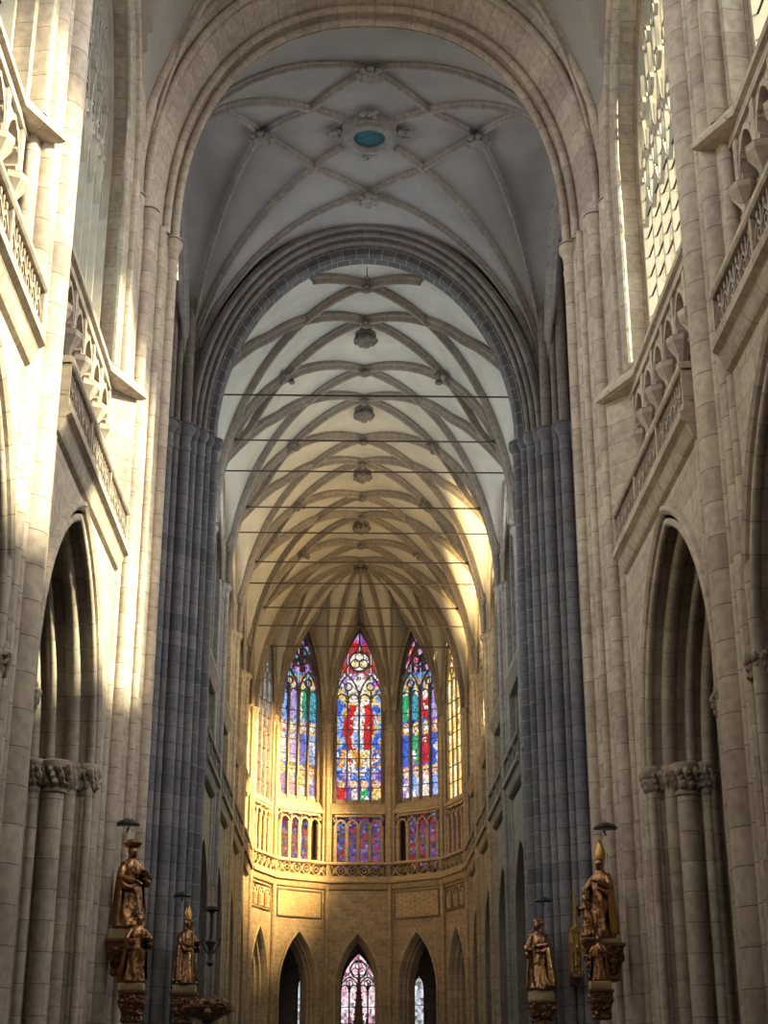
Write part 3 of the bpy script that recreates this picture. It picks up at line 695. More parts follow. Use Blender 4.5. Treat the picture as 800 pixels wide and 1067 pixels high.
def col_centre(u, v, r, i):
    au = abs(u)
    if v > .70:
        if v > .92: return pick(r, MAG, LIL, VIO)
        if (u/.42)**2+((v-.81)/.056)**2 < 1: return pick(r, WHT, WHT, WHT, YEL)
        if v < .74: return pick(r, VIO, LIL, WHT, BRN, RED)
        return pick(r, RED, BRN, RED, BRN, MAG, YEL if au > .5 else RED)
    if v < .13: return robed(u, i, v/.13, r, (YEL, GRN, VIO, RED)[i], ((RED, VIO, BRN), (BLU, DBL), (BLU, LIL), (MAG, VIO))[i])
    if v < .20: return pick(r, BLU, SKY, BLU, WHT if au < .7 else VIO, LIL)
    if v < .30:
        return pick(r, ORA, YEL, WHT, RED) if au < .6 else pick(r, YEL, ORA, BLU, WHT, PNK)
    if v < .56:
        c = abs(u-.04*sin(v*20)); wdt = .26+.12*sin((v-.3)/.26*pi)
        if c < wdt*.62: return pick(r, WHT, WHT, WHT, SKY, SKY)
        if c < wdt*1.75: return pick(r, RED, RED, RED, RED, WHT)
        return pick(r, BLU, BLU, SKY, YEL, ORA, LIL)
    if v < .66:
        return pick(r, WHT, WHT, YEL, LIL) if au < .5 else pick(r, BLU, SKY, YEL, YEL, BLU)
    return pick(r, WHT, WHT, WHT, YEL, SKY) if au < .5 else pick(r, MAG, MAG, LIL, BLU, WHT)
def robed(u, i, t, r, body, bg):
    """one plain standing figure in a light: pale head, coloured robe, patterned ground; t runs 0..1 over its height"""
    ul = (u+1-(i+.5)*.5)/.25
    if (ul/.42)**2+((t-.80)/.085)**2 < 1: return pick(r, WHT, PNK, WHT)
    if (ul/.75)**2+((t-.80)/.15)**2 < 1: return pick(r, YEL, YEL, ORA)
    if t < .74 and abs(ul) < .80-.35*t: return pick(r, body, body, body, WHT)
    return pick(r, *bg)
def bands(v): return (0, v/.2) if v < .2 else ((1, (v-.2)/.25) if v < .45 else (2, (v-.45)/.27))
def col_left(u, v, r, i):
    if v > .72:
        c = pick(r, DBL, VIO, LIL, MAG, TEA); k = 1 if noise.noise(Vector((u*3.3, v*17, 4))) > .02 else .06
        return (c[0]*k, c[1]*k, c[2]*k)
    k, t = bands(v)
    return robed(u, i, t, r, ((LIL, YEL, PNK, VIO), (SKY, BLU, LIL, WHT), (TEA, GRN, LIL, SKY))[k][i], ((VIO, BLU, BRN), (BLU, LIL, SKY, VIO), (DBL, BLU, TEA, VIO))[k])
def col_right(u, v, r, i):
    if v > .72:
        c = pick(r, DBL, RED, LIL, PNK, VIO); k = 1 if noise.noise(Vector((u*3.3, v*17, 9))) > .02 else .06
        return (c[0]*k, c[1]*k, c[2]*k)
    k, t = bands(v)
    return robed(u, i, t, r, ((SKY, WHT, SKY, LIL), (BLU, RED, GRN, BLU), (LIL, RED, TEA, GRN))[k][i], ((BLU, VIO, ORA), (DBL, BLU, VIO), (DBL, BLU, TEA))[k])
def col_low(u, v, r, i): return pick(r, DBL, BLU, RED, VIO, BRN, BRN, SKY if v > .5 else LIL)
def col_amber(u, v, r, i): return pick(r, (1.5, 1.05, .42), (1.35, .85, .26), (1.6, 1.25, .65))
def col_dim(u, v, r, i): return pick(r, (.22, .24, .22), (.16, .18, .2), (.3, .29, .22))
def col_pale(u, v, r, i): return pick(r, (.75, .80, .85), (.6, .66, .75), (.8, .78, .75))
def col_pink(u, v, r, i): return pick(r, (1.1, .9, .95), (1.1, .95, 1.0), (1.1, .75, .85), (.8, .35, .5) if abs(u) > .4 or v > .6 else (1.1, 1, 1))

# nave bays
for s in (-1, 1):
    sd = SIDE[s]
    for b, (d0, d1) in enumerate(((30.3, 39.6), (18.0, 27.3))):
        F = Frame((s*6.95, d0), (s*6.95, d1), (0, 34)); L = F.L
        where = ('between %s edge pier and crossing pier' % sd, 'cut off at the %s edge' % sd)[b]
        arch_wall(F, 'wall_%s.00%d' % (sd, b+1), L/2-.75 if b == 0 else L/2+.7, 3.85, 7.8, 5.2, 14.2, 'nave', 'ashlar %s nave wall with deep pointed arcade arch %s' % (sd, where), NM, 'nave_uv',
                  caps=[(.18, .12, .17), (-.02, .48, .13), (-.22, .85, .26), (-.40, 1.3, .14)])
        balustrade(F, 0, L-.1, 'flame', 'nave', 'pale openwork gallery balustrade %s' % where, 3)
        # triforium gallery
        t = thing('triforium_gallery', F(L/2, .6, 14.3), 'gallery of colonnettes and small arches %s' % where, 'gallery', None, 'structure')
        extr(F, 0, L, [(1.5, 14.3), (1.5, 19.6), (1.7, 19.6), (1.7, 14.3)]).build('back_wall', 'nave', t)
        extr(F, 0, L, [(.0, 14.1), (.0, 14.4), (1.6, 14.4), (1.6, 14.1)]).build('gallery_floor', 'nave', t)
        extr(F, 0, L, [(.36, 18.75), (.36, 19.1), (1.6, 19.1), (1.6, 18.75)]).build('lintel', 'nave', t)
        n = 6; wd = (L-.9)/n
        for i in range(n+1):
            u = .45+wd*i; x, y, _ = F(u, .55, 0)
            sh = shaft(t, x, y, .12, 14.4, 17.0, 'naveshaft', 8, 'colonnette')
            m = MB(); m.lathe((x, y, 16.85), [(.13, 0), (.19, .06), (.13, .12), (.15, .3), (.36, .62), (.36, .78), (.30, .8), (.2, .9)], 8); m.build('colonnette_capital', 'nave', sh, 30)
            m = MB(); m.obox(F, u-.13, u+.13, .38, .75, 17.7, 18.8); m.build('mullion', 'nave', t)
        for i in range(n):
            u = .45+wd*(i+.5); m = MB()
            m.bar(F, archpath(u, wd*.42, 17.75, .85, 7), .13, .40, .72)
            for sg in (-1, 1): m.bar(F, circ((u+sg*wd*.24, 17.92), wd*.17, 8, pi/2-sg*.2, pi/2-sg*2.7, False), .09, .42, .66)
            P = archpath(u, wd*.42, 17.75, .85, 7)
            for p, q in zip(P, P[1:]): m.loft([[F(p[0], dd, p[1]) for dd in (.45, .68)]+[F(p[0], dd, 18.85) for dd in (.68, .45)], [F(q[0], dd, q[1]) for dd in (.45, .68)]+[F(q[0], dd, 18.85) for dd in (.68, .45)]])
            m.build('cusped_arch', 'nave', t, 30)
        # sloping string course under the window, bent in to the pier
        m = MB(); prof = [(0, 0), (-.14, .05), (-.16, .16), (.62, 1.05), (.62, 0)]
        us = [(0, .40), (L-1.25, .40), (L+.55, -.36)] if b == 0 else [(0, .40), (L-1.0, .40), (L+.25, -.2)]
        m.loft([[F(u, d+dd, 18.95+hh) for dd, hh in prof] for u, d in us], True, True); m.build('string_course', 'nave', t)
        if b == 0:
            m = MB(); m.loft([[F(u, d, h) for d, h in ((.5+k, 14.3), (.5+k, 19.0), (1.6, 19.0), (1.6, 14.3))] for u, k in ((L-1.0, .6), (L+.5, -.7))], True, True); m.build('end_wall', 'nave', t)
        # clerestory window in a deep reveal
        wlab = ('pale glass nave window with flowing stone tracery %s' % where)
        window(F, L/2, L/2-.45, 20.0, 25.8, 6.6, 7 if s > 0 else 8, 1.15, None, 'clear', 'tracery', wlab, 'flow', .16 if s > 0 else .4, .10, 2, 10, 9)
        m = MB(); m.sweep(F, archpath(L/2, L/2-.3, 25.8, 6.75, 14, 19.4), [(1.2, .05), (.30, .05)]+roll(.18, .15, .12, 0, -180, 5)+[(.1, .35)]+roll(.02, .5, .11, 60, -150, 5)+[(-.02, .9), (-.1, 1.3)])
        structure(m.build('trim_%d' % (WN[0]), 'nave_uv', None, 30, False), 'moulded stone reveal round the nave window %s' % where, 'moulding')
        m = MB(); P = archpath(L/2, L/2-.2, 25.8, 6.8, 14)
        for p, q in zip(P, P[1:]): m.quad(F(p[0], 1.0, p[1]), F(q[0], 1.0, q[1]), F(q[0], 1.0, 36), F(p[0], 1.0, 36))
        for ua, ub in ((-.3, .25), (L-.25, L+.3)): m.quad(F(ua, 1.0, 19), F(ub, 1.0, 19), F(ub, 1.0, 36), F(ua, 1.0, 36))
        structure(m.build('wall_%s_clerestory' % sd, 'nave', None, None, False), 'stone around the nave window %s' % where)

# choir bays
ORD = ('first', 'second', 'third', 'fourth', 'fifth')
for s in (-1, 1):
    sd = SIDE[s]
    for k in range(5):
        B0, B1 = 56.1+8.4*k, 64.5+8.4*k
        d0, d1 = max(B0+.9, 59.0), (B1-.9 if k < 4 else 98.0)
        far = k >= 3; mt = 'apse' if far else 'choir'; ms = 'apseshaft' if far else 'choirshaft'
        F = Frame((s*6.95, B0+.0), (s*6.95, B1), (0, 80)); u0, u1 = d0-B0, d1-B0; uc = 4.1
        where = '%s choir bay on the %s from the crossing' % (ORD[k], sd)
        arch_wall(F, 'wall_%s_choir.00%d' % (sd, k+1), uc, 2.75, 7.3, 3.7, 14.2, mt, 'wall with dark pointed arch, ' + where, CM, 'ribchoir', u0=min(u0, uc-2.75), u1=u1, d=.12)
        balustrade(F, u0, u1, 'quatrefoil', mt, 'narrow openwork balustrade, ' + where, 3, group='balustrades along the choir')
        t = thing('triforium_gallery', F(uc, .6, 14.3), 'triforium with sloping sill, ' + where, 'gallery', 'triforium galleries of the choir', 'structure')
        extr(F, u0, u1, [(.0, 14.1), (.0, 14.4), (1.2, 14.4), (1.2, 14.1)]).build('gallery_floor', mt, t)
        extr(F, u0, u1, [(.1, 18.5), (-.16, 18.9), (-.16, 19.1), (.75, 19.9), (.75, 18.5)]).build('sloping_sill', mt, t)
        for i in range(6):
            u = max(u0+.2, uc-3+6*i/5); m = MB(); m.obox(F, u-.1, u+.1, .35, .7, 14.4, 18.6); m.build('mullion', ms, t)
        extr(F, u0, u1, [(.9, 14.4), (.9, 18.6), (1.1, 18.6), (1.1, 14.4)]).build('back_wall', mt, t)
        for i in range(5):
            u = uc-3+6*(i+.5)/5
            if u-.5 < u0: continue
            m = MB(); rr = random.Random(i+k*9); rr.S = i+k*9
            for j in range(8):
                rr.P = (0, j/8)
                m.quad(F(u-.42, .86, 14.9+.4*j), F(u+.42, .86, 14.9+.4*j), F(u+.42, .86, 15.28+.4*j), F(u-.42, .86, 15.28+.4*j), col=col_dim(0, 0, rr, 0))
            m.build('triforium_glass', 'glasslow', t, None, False)
        # clerestory
        amber = (s > 0 and k >= 3)
        window(F, uc, 3.05, 19.5, 25.0, 4.3, 4, .2 if amber else .62, col_amber if amber else (col_pale if k < 2 else col_dim), 'glass' if amber else 'glasslow', mt,
               ('bright amber' if amber else 'pale grey') + ' clerestory window, ' + where, 'rose', .12 if amber else .4, .16, 3, 16, 8)
        wd0 = .15 if amber else .5
        m = MB(); P = archpath(uc, 3.1, 25.0, 4.4, 12)
        for p, q in zip(P, P[1:]): m.quad(F(p[0], wd0, p[1]), F(q[0], wd0, q[1]), F(q[0], wd0, 31), F(p[0], wd0, 31))
        for a, b in ((min(u0, 1.0), 1.0), (uc+3.1, u1)):
            if b > a: m.quad(F(a, wd0, 19), F(b, wd0, 19), F(b, wd0, 31), F(a, wd0, 31))
        structure(m.build('wall_%s_clerestory_choir' % sd, mt, None, None, False), 'stone around the window, ' + where)

# apse bays
AP = ('right flank', 'right', 'centre', 'left', 'left flank')
for k in range(5):
    F = Frame(VX[k], VX[k+1], AC); L = F.L; uc = L/2; nm = AP[k]
    o = arch_wall(F, 'wall_apse.00%d' % (k+1), uc, 1.42, 7.2, 3.5, 14.2, 'apse', 'coursed masonry over the %s pointed arch of the apse' % nm, AM, 'apse_uv')
    if k in (1, 3):
        m = MB(); m.obox(F, .42, L-.42, -.03, .06, 11.75, 13.35); m.build('tablet', 'slab', o)
        m = MB(); m.bar(F, [(.4, 11.7), (L-.4, 11.7), (L-.4, 13.4), (.4, 13.4)], .11, -.09, .05, True); m.build('tablet_frame', 'ribchoir', o)
    if k in (0, 4):
        m = MB(); m.bar(F, [(.45, 11.9), (L-.45, 11.9), (L-.45, 13.4), (.45, 13.4)], .11, -.09, .05, True)
        for i in range(3):
            u = .45+(L-.9)*(i+.5)/3; m.bar(F, archpath(u, .42, 12.7, .5, 6, 11.95), .09, -.08, .05)
        m.build('niche_frieze', 'ribchoir', o)
        for i in range(3):
            u = .45+(L-.9)*(i+.5)/3; x, y, _ = F(u, -.02, 0); m = MB()
            m.lathe((x, y, 12.0), [(.05, 0), (.2, .02), (.17, .3), (.22, .6), (.2, .75), (.08, .82), (.11, .9), (.11, 1.0), (.02, 1.08)], 8); m.build('niche_figure', 'slab', o, 50)
    balustrade(F, .125, L-.125, 'quatrefoil', 'apseshaft', 'openwork stone balustrade under the %s apse window' % nm, 1)
    t = thing('triforium_gallery', F(uc, .5, 14.3), 'four small triforium arches with stained glass under the %s apse window' % nm, 'gallery', None, 'structure')
    extr(F, 0, L, [(.0, 14.1), (.0, 14.4), (1.3, 14.4), (1.3, 14.1)]).build('gallery_floor', 'apse', t)
    extr(F, .25, L-.25, [(.30, 18.55), (-.02, 18.62), (-.02, 18.75), (.62, 19.5), (.62, 18.55)]).build('sloping_sill', 'apseshaft', t)
    for i in range(5):
        u = uc-1.6+3.2*i/4; x, y, _ = F(u, .18, 0); sh = shaft(t, x, y, .135, 14.4, 17.7, 'apseshaft', 8, 'colonnette')
        m = MB(); m.lathe((x, y, 17.55), [(.09, 0), (.14, .03), (.1, .08), (.17, .22), (.17, .28), (.1, .3)], 8); m.build('colonnette_capital', 'apseshaft', sh, 40)
    for i in range(4):
        u = uc-1.6+.8*(i+.5); m = MB()
        m.bar(F, archpath(u, .36, 17.8, .42, 6), .11, .05, .3); m.bar(F, [(u-.4, 18.5), (u+.4, 18.5)], .14, .04, .35)
        for sg in (-1, 1): m.bar(F, circ((u+sg*.4, 18.28), .12, 10), .07, .06, .28, True)
        for sg in (-1, 1): m.bar(F, circ((u+sg*.2, 17.9), .13, 7, pi/2-sg*.2, pi/2-sg*2.7, False), .07, .08, .28)
        m.build('cusped_arch', 'apseshaft', t, 30)
        m = MB(); rr = random.Random(k*7+i); rr.S = k*7+i*3.3
        for j in range(24):
            for c in range(5):
                rr.P = (c/3, j/14)
                m.quad(*[F(u-.44+.88*(c+a)/5, 1.15, 15.2+.155*(j+b)) for a, b in ((0, 0), (1, 0), (1, 1), (0, 1))], col=col_low(0, j/24, rr, 0) if k < 4 else col_dim(0, 0, rr, 0))
        m.build('triforium_glass', 'glassmid' if k in (1, 2, 3) else 'glasslow', t, None, False)
    extr(F, -.45, L+.45, [(1.25, 14.1), (1.25, 18.9), (1.4, 18.9), (1.4, 14.1)]).build('back_wall', 'aisle', t)  # dark stone colour stands in for the shade of the gallery passage
    extr(F, -.45, L+.45, [(.55, 18.7), (.55, 19.7), (1.4, 19.7), (1.4, 18.7)]).build('window_ledge', 'apse', t)  # filler block added to keep sun from leaking past the sill ends
    cf = (col_amber, col_right, col_centre, col_left, col_pale)[k]
    lab = ('bright amber flank window of the apse on the right', 'blue and red stained glass apse window right of centre', 'tall central stained glass window with white and red middle and magenta top', 'blue and lilac stained glass apse window left of centre', 'pale flank window of the apse on the left')[k]
    window(F, uc, 1.62, 19.5 if k in (1, 2, 3) else 19.0, 26.6, 5.2, 4, .62 if k in (1, 2, 3) else .25, cf, 'glasslow' if k == 4 else 'glass', 'ribchoir' if k in (1, 2, 3) else 'apse', lab, 'rose', .3 if k in (1, 2, 3) else .12, .12 if k in (1, 2, 3) else .09, 8 if k in (1, 2, 3) else 3, 104 if k in (1, 2, 3) else 30, 7)
    wd0 = .5 if k in (1, 2, 3) else .2
    m = MB(); P = archpath(uc, 1.66, 26.6, 5.25, 12)
    for p, q in zip(P, P[1:]): m.quad(F(p[0], wd0, p[1]), F(q[0], wd0, q[1]), F(q[0], wd0, 33.5), F(p[0], wd0, 33.5))
    for a, b in ((-.3, uc-1.66), (uc+1.66, L+.3)): m.quad(F(a, wd0, 18.8), F(b, wd0, 18.8), F(b, wd0, 33.5), F(a, wd0, 33.5))
    structure(m.build('wall_apse_clerestory', 'apse', None, None, False), 'stone around the %s apse window' % nm)
# chapel windows of the ambulatory
Fb = lambda x0, x1, D: Frame((x0, D), (x1, D), (0, 90))
F = Fb(-1.35, 1.55, 111.5); window(F, F.L/2, 1.28, 1.2, 7.6, 2.6, 4, 0, col_pink, 'glass', 'black', 'pale pink chapel window seen through the central apse arch', 'rose', .2, .11, 4, 40, 6)
F = Fb(-4.35, -3.15, 110.3); window(F, F.L/2, .36, 1.2, 7.7, .9, 1, 0, col_pale, 'glass', 'black', 'narrow white lancet seen through the left apse arch', 'lancet', .2, .08, 3, 30, 5)
F = Fb(3.65, 4.85, 110.3); window(F, F.L/2, .36, 1.2, 7.7, .9, 1, 0, col_pale, 'glass', 'black', 'narrow white lancet seen through the right apse arch', 'lancet', .2, .08, 3, 30, 5)
F = Fb(-8.6, -7.5, 106.5); window(F, F.L/2, .42, 1.2, 6.2, .9, 1, 0, col_amber, 'glass', 'black', 'bright warm lancet glowing through the far left apse arch', 'lancet', .2, .08, 3, 30, 4)

# ------------------------------------------------------------------ tie rods
for k in range(5):
    for j, (D, hw, h) in enumerate(((59.4+8.4*k, 6.95, 28.35), (64.5+8.4*k, 5.92, 28.5))):
        i = 2*k+j
        m = MB(); m.tube([(-hw, D, h), (hw, D, h)], .038, 8)
        m.lathe((-hw+.06, D, h-.06), [(.09, 0), (.09, .12)], 8); m.lathe((hw-.06, D, h-.06), [(.09, 0), (.09, .12)], 8)
        tag(m.build('tie_rod', 'iron'), 'thin dark iron tie rod across the choir vault, %s from the crossing arch' % ('nearest', 'second', 'third', 'fourth', 'fifth', 'sixth', 'seventh', 'eighth', 'ninth', 'farthest')[i], 'tie rod', 'iron tie rods across the choir')

# ------------------------------------------------------------------ statues
def head(m, c, r, face, seed=0, beard=True):
    """one head with brow, nose, chin, ears; face is a unit vector"""
    f = Vector(face).normalized(); rt = Vector((f.y, -f.x, 0)).normalized(); up = Vector((0, 0, 1)); rings = []
    for i in range(13):
        th = pi*(i+.03)/12.06; ring = []
        for j in range(16):
            ph = 2*pi*j/16; x, y, z = sin(th)*sin(ph), sin(th)*cos(ph), -cos(th)
            k = 1.0
            if y > 0:
                if abs(x) < .22 and -.25 < z < .22: k += .20*(1-abs(x)/.22)*(1-abs(z+.05)/.3 if abs(z+.05) < .3 else 0)
                if .2 < abs(x) < .55 and 0 < z < .25: k -= .09
                if abs(z-.32) < .1: k += .05
                if abs(x) < .3 and abs(z+.42) < .06: k -= .05
                if beard and z < -.4 and abs(x) < .6: k += .16
            p = Vector(c)+(rt*x*.82+f*y*.92+up*z*1.18)*r*k; ring.append(tuple(p))
        rings.append(ring)
    m.loft(rings, True, True)
    for sg in (-1, 1): m.blob(tuple(Vector(c)+rt*sg*r*.82-up*r*.05), r*.2, .2, 2, 6, 5, (.6, .8, 1.3))
def hand(m, c, dirv, sc, curl=.6):
    d = Vector(dirv).normalized(); s = d.cross(Vector((0, 0, 1)))
    s = s.normalized() if s.length > .01 else Vector((1, 0, 0)); n = s.cross(d)
    c = Vector(c); m.blob(tuple(c+d*.045*sc), .05*sc, .05, 1, 8, 6, (1, 1, .8))
    for i, ln in enumerate((.075, .09, .085, .065)):
        b = c+d*.08*sc+s*(i-1.5)*.024*sc; p2 = b+d*ln*.5*sc-n*.01*sc; p3 = p2+(d*cos(curl)-n*sin(curl))*ln*.5*sc
        m.tube([b-d*.03*sc, b, p2, p3], .012*sc, 6, [.013*sc, .013*sc, .012*sc, .009*sc])
    b = c+s*.045*sc+d*.02*sc; m.tube([b-s*.02*sc, b, b+(s*.6+d)*.035*sc, b+(s*.3+d)*.065*sc], .013*sc, 6)
def figure(t, base, H, face, lean=(0, 0), seed=0, hat=None, cloak=True, hold=None, arms=None, mat='bronze', cmat='bronze', hmat='gold'):
    """robed figure of height H (without hat) standing at base; returns key points"""
    f = Vector((face[0], face[1], 0)).normalized(); r = Vector((f.y, -f.x, 0)); B = Vector(base)+Vector((0, 0, .012)); up = Vector((0, 0, 1))
    rd = random.Random(seed); k = H/1.75
    def P(a, b, z): return B+r*a*k+f*b*k+up*z*k+(r*lean[0]+f*lean[1])*(z*k)
    m = MB(); prof = [(0, .34, .29), (.03, .36, .31), (.3, .30, .27), (.6, .27, .235), (.85, .265, .225), (1.0, .23, .195), (1.12, .225, .185), (1.28, .25, .18), (1.38, .235, .155), (1.45, .15, .12), (1.50, .085, .085), (1.56, .07, .075)]
    rings = []; n = 64; p0, p1 = rd.uniform(0, 6), rd.uniform(0, 6); zs = []
    for (z0, a0, b0), (z1, a1, b1) in zip(prof, prof[1:]):
        q = max(1, round((z1-z0)/.045)); zs += [(z0+(z1-z0)*i/q, a0+(a1-a0)*i/q, b0+(b1-b0)*i/q) for i in range(q)]
    zs.append(prof[-1])
    for z, a, b in zs:
        ring = []; amp = .11*max(0, 1-z/1.35)+.05*max(0, 1-abs(z-1.0)/.5)
        for j in range(n):
            an = 2*pi*j/n; v = Vector((cos(an)*2.2, sin(an)*2.2, z*2.4+seed*3.7))
            fold = abs(sin(3.5*an+p0+2.3*z+1.4*noise.noise(v)))*1.5-.75
            fold2 = abs(sin(6*an+p1-2.9*z+1.6*noise.noise(v*1.7)))-.5
            q = 1+amp*(fold+.6*fold2)+(.05*noise.noise(v*3) if z < 1.42 else 0)
            ring.append(tuple(P(a*q*cos(an)+.05*max(0, 1-z/.9)*sin(2*an+p0), b*q*sin(an), z)))
        rings.append(ring)
    m.loft(rings, True, True)
    hc = P(0, .03, 1.665); head(m, hc, .125*k, f+up*-.2, seed)
    arms = arms or (((-.36, .10, 1.10), (-.20, .30, 1.15)), ((.36, .10, 1.10), (.22, .32, 1.02)))
    tips = []
    for sg, (el, ha) in zip((-1, 1), arms):
        sh = P(sg*.20, .0, 1.36); e = P(*el); h = P(*ha)
        m.tube([P(sg*.1, 0, 1.37), sh, (sh+e)/2, e, (e+h)/2, h], .07*k, 9, [.06*k, .085*k, .085*k, .09*k, .085*k, .075*k])
        m.tube([e-up*.04*k, e-up*.16*k+(h-e)*.3, h-up*.14*k], .06*k, 7, [.05*k, .09*k, .03*k])
        hand(m, h, h-e, k*1.05); tips.append(h+(h-e).normalized()*.06*k)
    for sg in (-1, 1): m.blob(tuple(P(sg*.1, .30, .045)), .06*k, .1, 1, 8, 5, (.9, .9, .6))
    bd = m.build('body', mat, t, 60)
    if cloak:
        c = MB(); rings = []
        for i, (z, rad) in enumerate(((.10, .40), (.3, .39), (.6, .36), (.9, .33), (1.15, .31), (1.3, .285), (1.40, .21), (1.46, .12))):
            ring = []
            for j in range(25):
                an = pi*(.13)+(-pi*1.26)*j/24; q = 1+.09*sin(9*an+p1+z*1.3)*max(.15, 1-z/1.3)
                ring.append(tuple(P(rad*q*1.02*cos(an), rad*q*.85*sin(an)-.01, z)))
            inner = [tuple(Vector(v)+(P(0, 0, z)-Vector(v))*.07) for v in ring[::-1]]
            rings.append(ring+inner)
        c.loft(rings, True, True); c.build('cloak', cmat, t, 60)
    if hat == 'mitre':
        c = MB(); R0 = .125*k; o = P(0, .02, 1.745)
        rows = []
        for z, wx, wy in ((0, 1, 1), (.06, 1.04, 1.0), (.16, 1.12, .9), (.26, .95, .66), (.34, .6, .42), (.40, .2, .2), (.42, .03, .03)):
            rows.append([tuple(o+r*R0*wx*cos(2*pi*j/16)+f*R0*wy*sin(2*pi*j/16)+up*z*k) for j in range(16)])
        c.loft(rows, True, True); c.lathe(tuple(o+up*.42*k), [(.01, 0), (.025*k, .02*k), (.01, .05*k)], 8); c.build('mitre', hmat, bd, 50)
    if hat == 'hat':
        c = MB(); o = P(0, .02, 1.77); c.lathe(tuple(o), [(.12*k, -.03), (.15*k, .0), (.19*k, .07*k), (.16*k, .09*k), (.12*k, .07*k), (.11*k, .13*k), (.05*k, .16*k), (.01, .165*k)], 14, 1.15, .9); c.build('hat', hmat, bd, 50)
    if hat == 'hair':
        c = MB(); o = P(0, -.02, 1.70)
        for j in range(26):
            a = rd.uniform(0, 6.28); e = rd.uniform(-.3, 1.4); v = Vector((cos(a)*cos(e), sin(a)*cos(e), sin(e)))
            if v.dot(f) > .55 and e < .7: continue
            c.blob(tuple(Vector(o)+v*.125*k), .045*k, .3, 2, 7, 5, seed=j)
        c.build('hair', mat, bd, 50)
    if hold == 'crozier':
        c = MB(); h = tips[1]; x = Vector((h.x, h.y, 0)); c.tube([(h.x, h.y, B.z+.05), (h.x, h.y, h.z), (h.x, h.y, h.z+.55*k)], .022*k, 8)
        top = Vector((h.x, h.y, h.z+.55*k)); c.tube([top+up*.1*k*sin(a)*1.3+r*.1*k*(1-cos(a)) for a in [i*.5 for i in range(10)]], .022*k, 7); c.build('crozier', 'gold', bd, 50)
    if hold == 'book':
        c = MB(); h = (tips[0]+tips[1])/2; c.loft([[tuple(h+r*a*.12*k+f*b*.04*k+up*z) for a, b in ((-1, -1), (1, -1), (1, 1), (-1, 1))] for z in (-.12*k, .12*k)], True, True); c.build('book', 'gold', bd)
    if hold == 'cross':
        c = MB(); h = tips[0]; c.tube([h-up*.3*k, h+up*.5*k], .02*k, 6); c.tube([h+up*.3*k-r*.14*k, h+up*.3*k+r*.14*k], .02*k, 6); c.build('cross', 'gold', t)
    return tips
def console(x, y, top, w, dep, hh, s, label, mat='darkbronze', slab=.12, slabmat='gildstone', group=None, rnd=False):
    """carved bracket: plinth slab on top, moulding, leaf carved body tapering to the pier"""
    t = thing('statue_console', (x, y, top-hh), label, 'console', group); hs = top-slab
    m = MB()
    if rnd: m.lathe((x, y, hs), [(w*.44, 0), (w*.5, .02), (w*.5, slab*.7), (w*.42, slab)], 16, 1, dep/w)
    else: m.loft([[(x+a*w*k, y+b*dep*k, z) for a, b in ((-.5, -.5), (.5, -.5), (.5, .5), (-.5, .5))] for z, k in ((hs, .80), (hs+.02, .84), (top-.02, .84), (top, .80))], True, True)
    m.build('plinth', slabmat, t, 40)
    hb = hh-slab; m = MB()
    m.loft([[(x+a*w*k*.5, y+b*dep*k*.5, hs-z*hb) for a, b in ((-1, -1), (0, -1.12), (1, -1), (1, 1), (-1, 1))] for z, k in ((0, 1), (.08, 1), (.12, .9), (.3, .86), (.36, .95), (.5, .8), (.8, .66), (.94, .74), (1, .62))], True, True); m.build('bracket', mat, t, 30)
    m = MB(); rd = random.Random(int(x*100))
    for q in range(46):
        z = rd.uniform(.14, .96); k = .86-.25*z; a = rd.uniform(-1, 1)
        if rd.random() < .6: c = (x+a*w*k*.5, y-dep*k*.52, hs-z*hb)
        else: c = (x-s*w*k*.5, y+rd.uniform(-1, .6)*dep*k*.5, hs-z*hb)
        m.blob(c, rd.uniform(.06, .11)*(w/.8), .6, 3, 8, 6, (1, 1, .8), q)
    m.build('leaf_carving', mat, t, 60)
    return t
def canopy(x, y, h, s, label, w=.34):
    t = thing('statue_canopy', (x, y, h), label, 'canopy', 'small canopies above the pier statues'); m = MB()
    m.loft([[(x+w*k*cos(pi+pi*j/10*1)*.9, y+w*k*1.1*sin(pi+pi*j/10), h+z) for j in range(11)] for z, k in ((-.02, 1), (.03, 1.05), (.08, .95), (.16, .4), (.19, .1))], True, True); m.build('hood', 'black', t, 40)
    m = MB(); m.tube([(x, y-.05, h+.02), (x, y+.25, h+.02), (x+s*.1, y+.6, h-.05)], .03, 6); m.build('bracket', 'black', t)

# right near saint with tall mitre
console(6.05, 41.0, 4.08, 1.0, .9, 1.05, 1, 'wide carved leafy console under the big mitred saint on the right pier')
t = thing('saint_statue', (6.02, 41.0, 4.08), 'large gilded bishop saint in tall mitre and sweeping cloak on the right crossing pier', 'statue')
figure(t, (6.0, 41.0, 4.08), 2.02, (-.75, -.65), (-.05, 0), 3, 'mitre', True, None, (((-.38, .12, 1.08), (-.20, .36, 1.20)), ((.34, .16, 1.05), (.12, .36, 1.0))), 'bronze', 'gold', 'gold')
t = thing('cherub_statue', (5.6, 40.45, 4.08), 'small curly haired bronze attendant at the knees of the big mitred saint', 'statue')
console(5.6, 40.45, 4.08, .36, .36, .4, 1, 'little carved ledge under the bronze attendant beside the big saint', slab=.06)
figure(t, (5.6, 40.45, 4.08), 1.0, (-.6, -.8), (.04, 0), 12, 'hair', False, None, (((-.3, .2, 1.3), (-.1, .35, 1.5)), ((.36, .1, 1.1), (.3, .3, 1.25))))
console(5.78, 40.2, 2.98, .62, .6, .92, 1, 'narrow carved console under the lower right attendant', slab=.2)
t = thing('attendant_statue', (5.78, 40.2, 2.98), 'small dark bronze attendant in front of the wide console on the right pier', 'statue')
figure(t, (5.78, 40.2, 2.98), 1.08, (-.5, -.85), (-.02, 0), 5, 'hair', True, 'book')
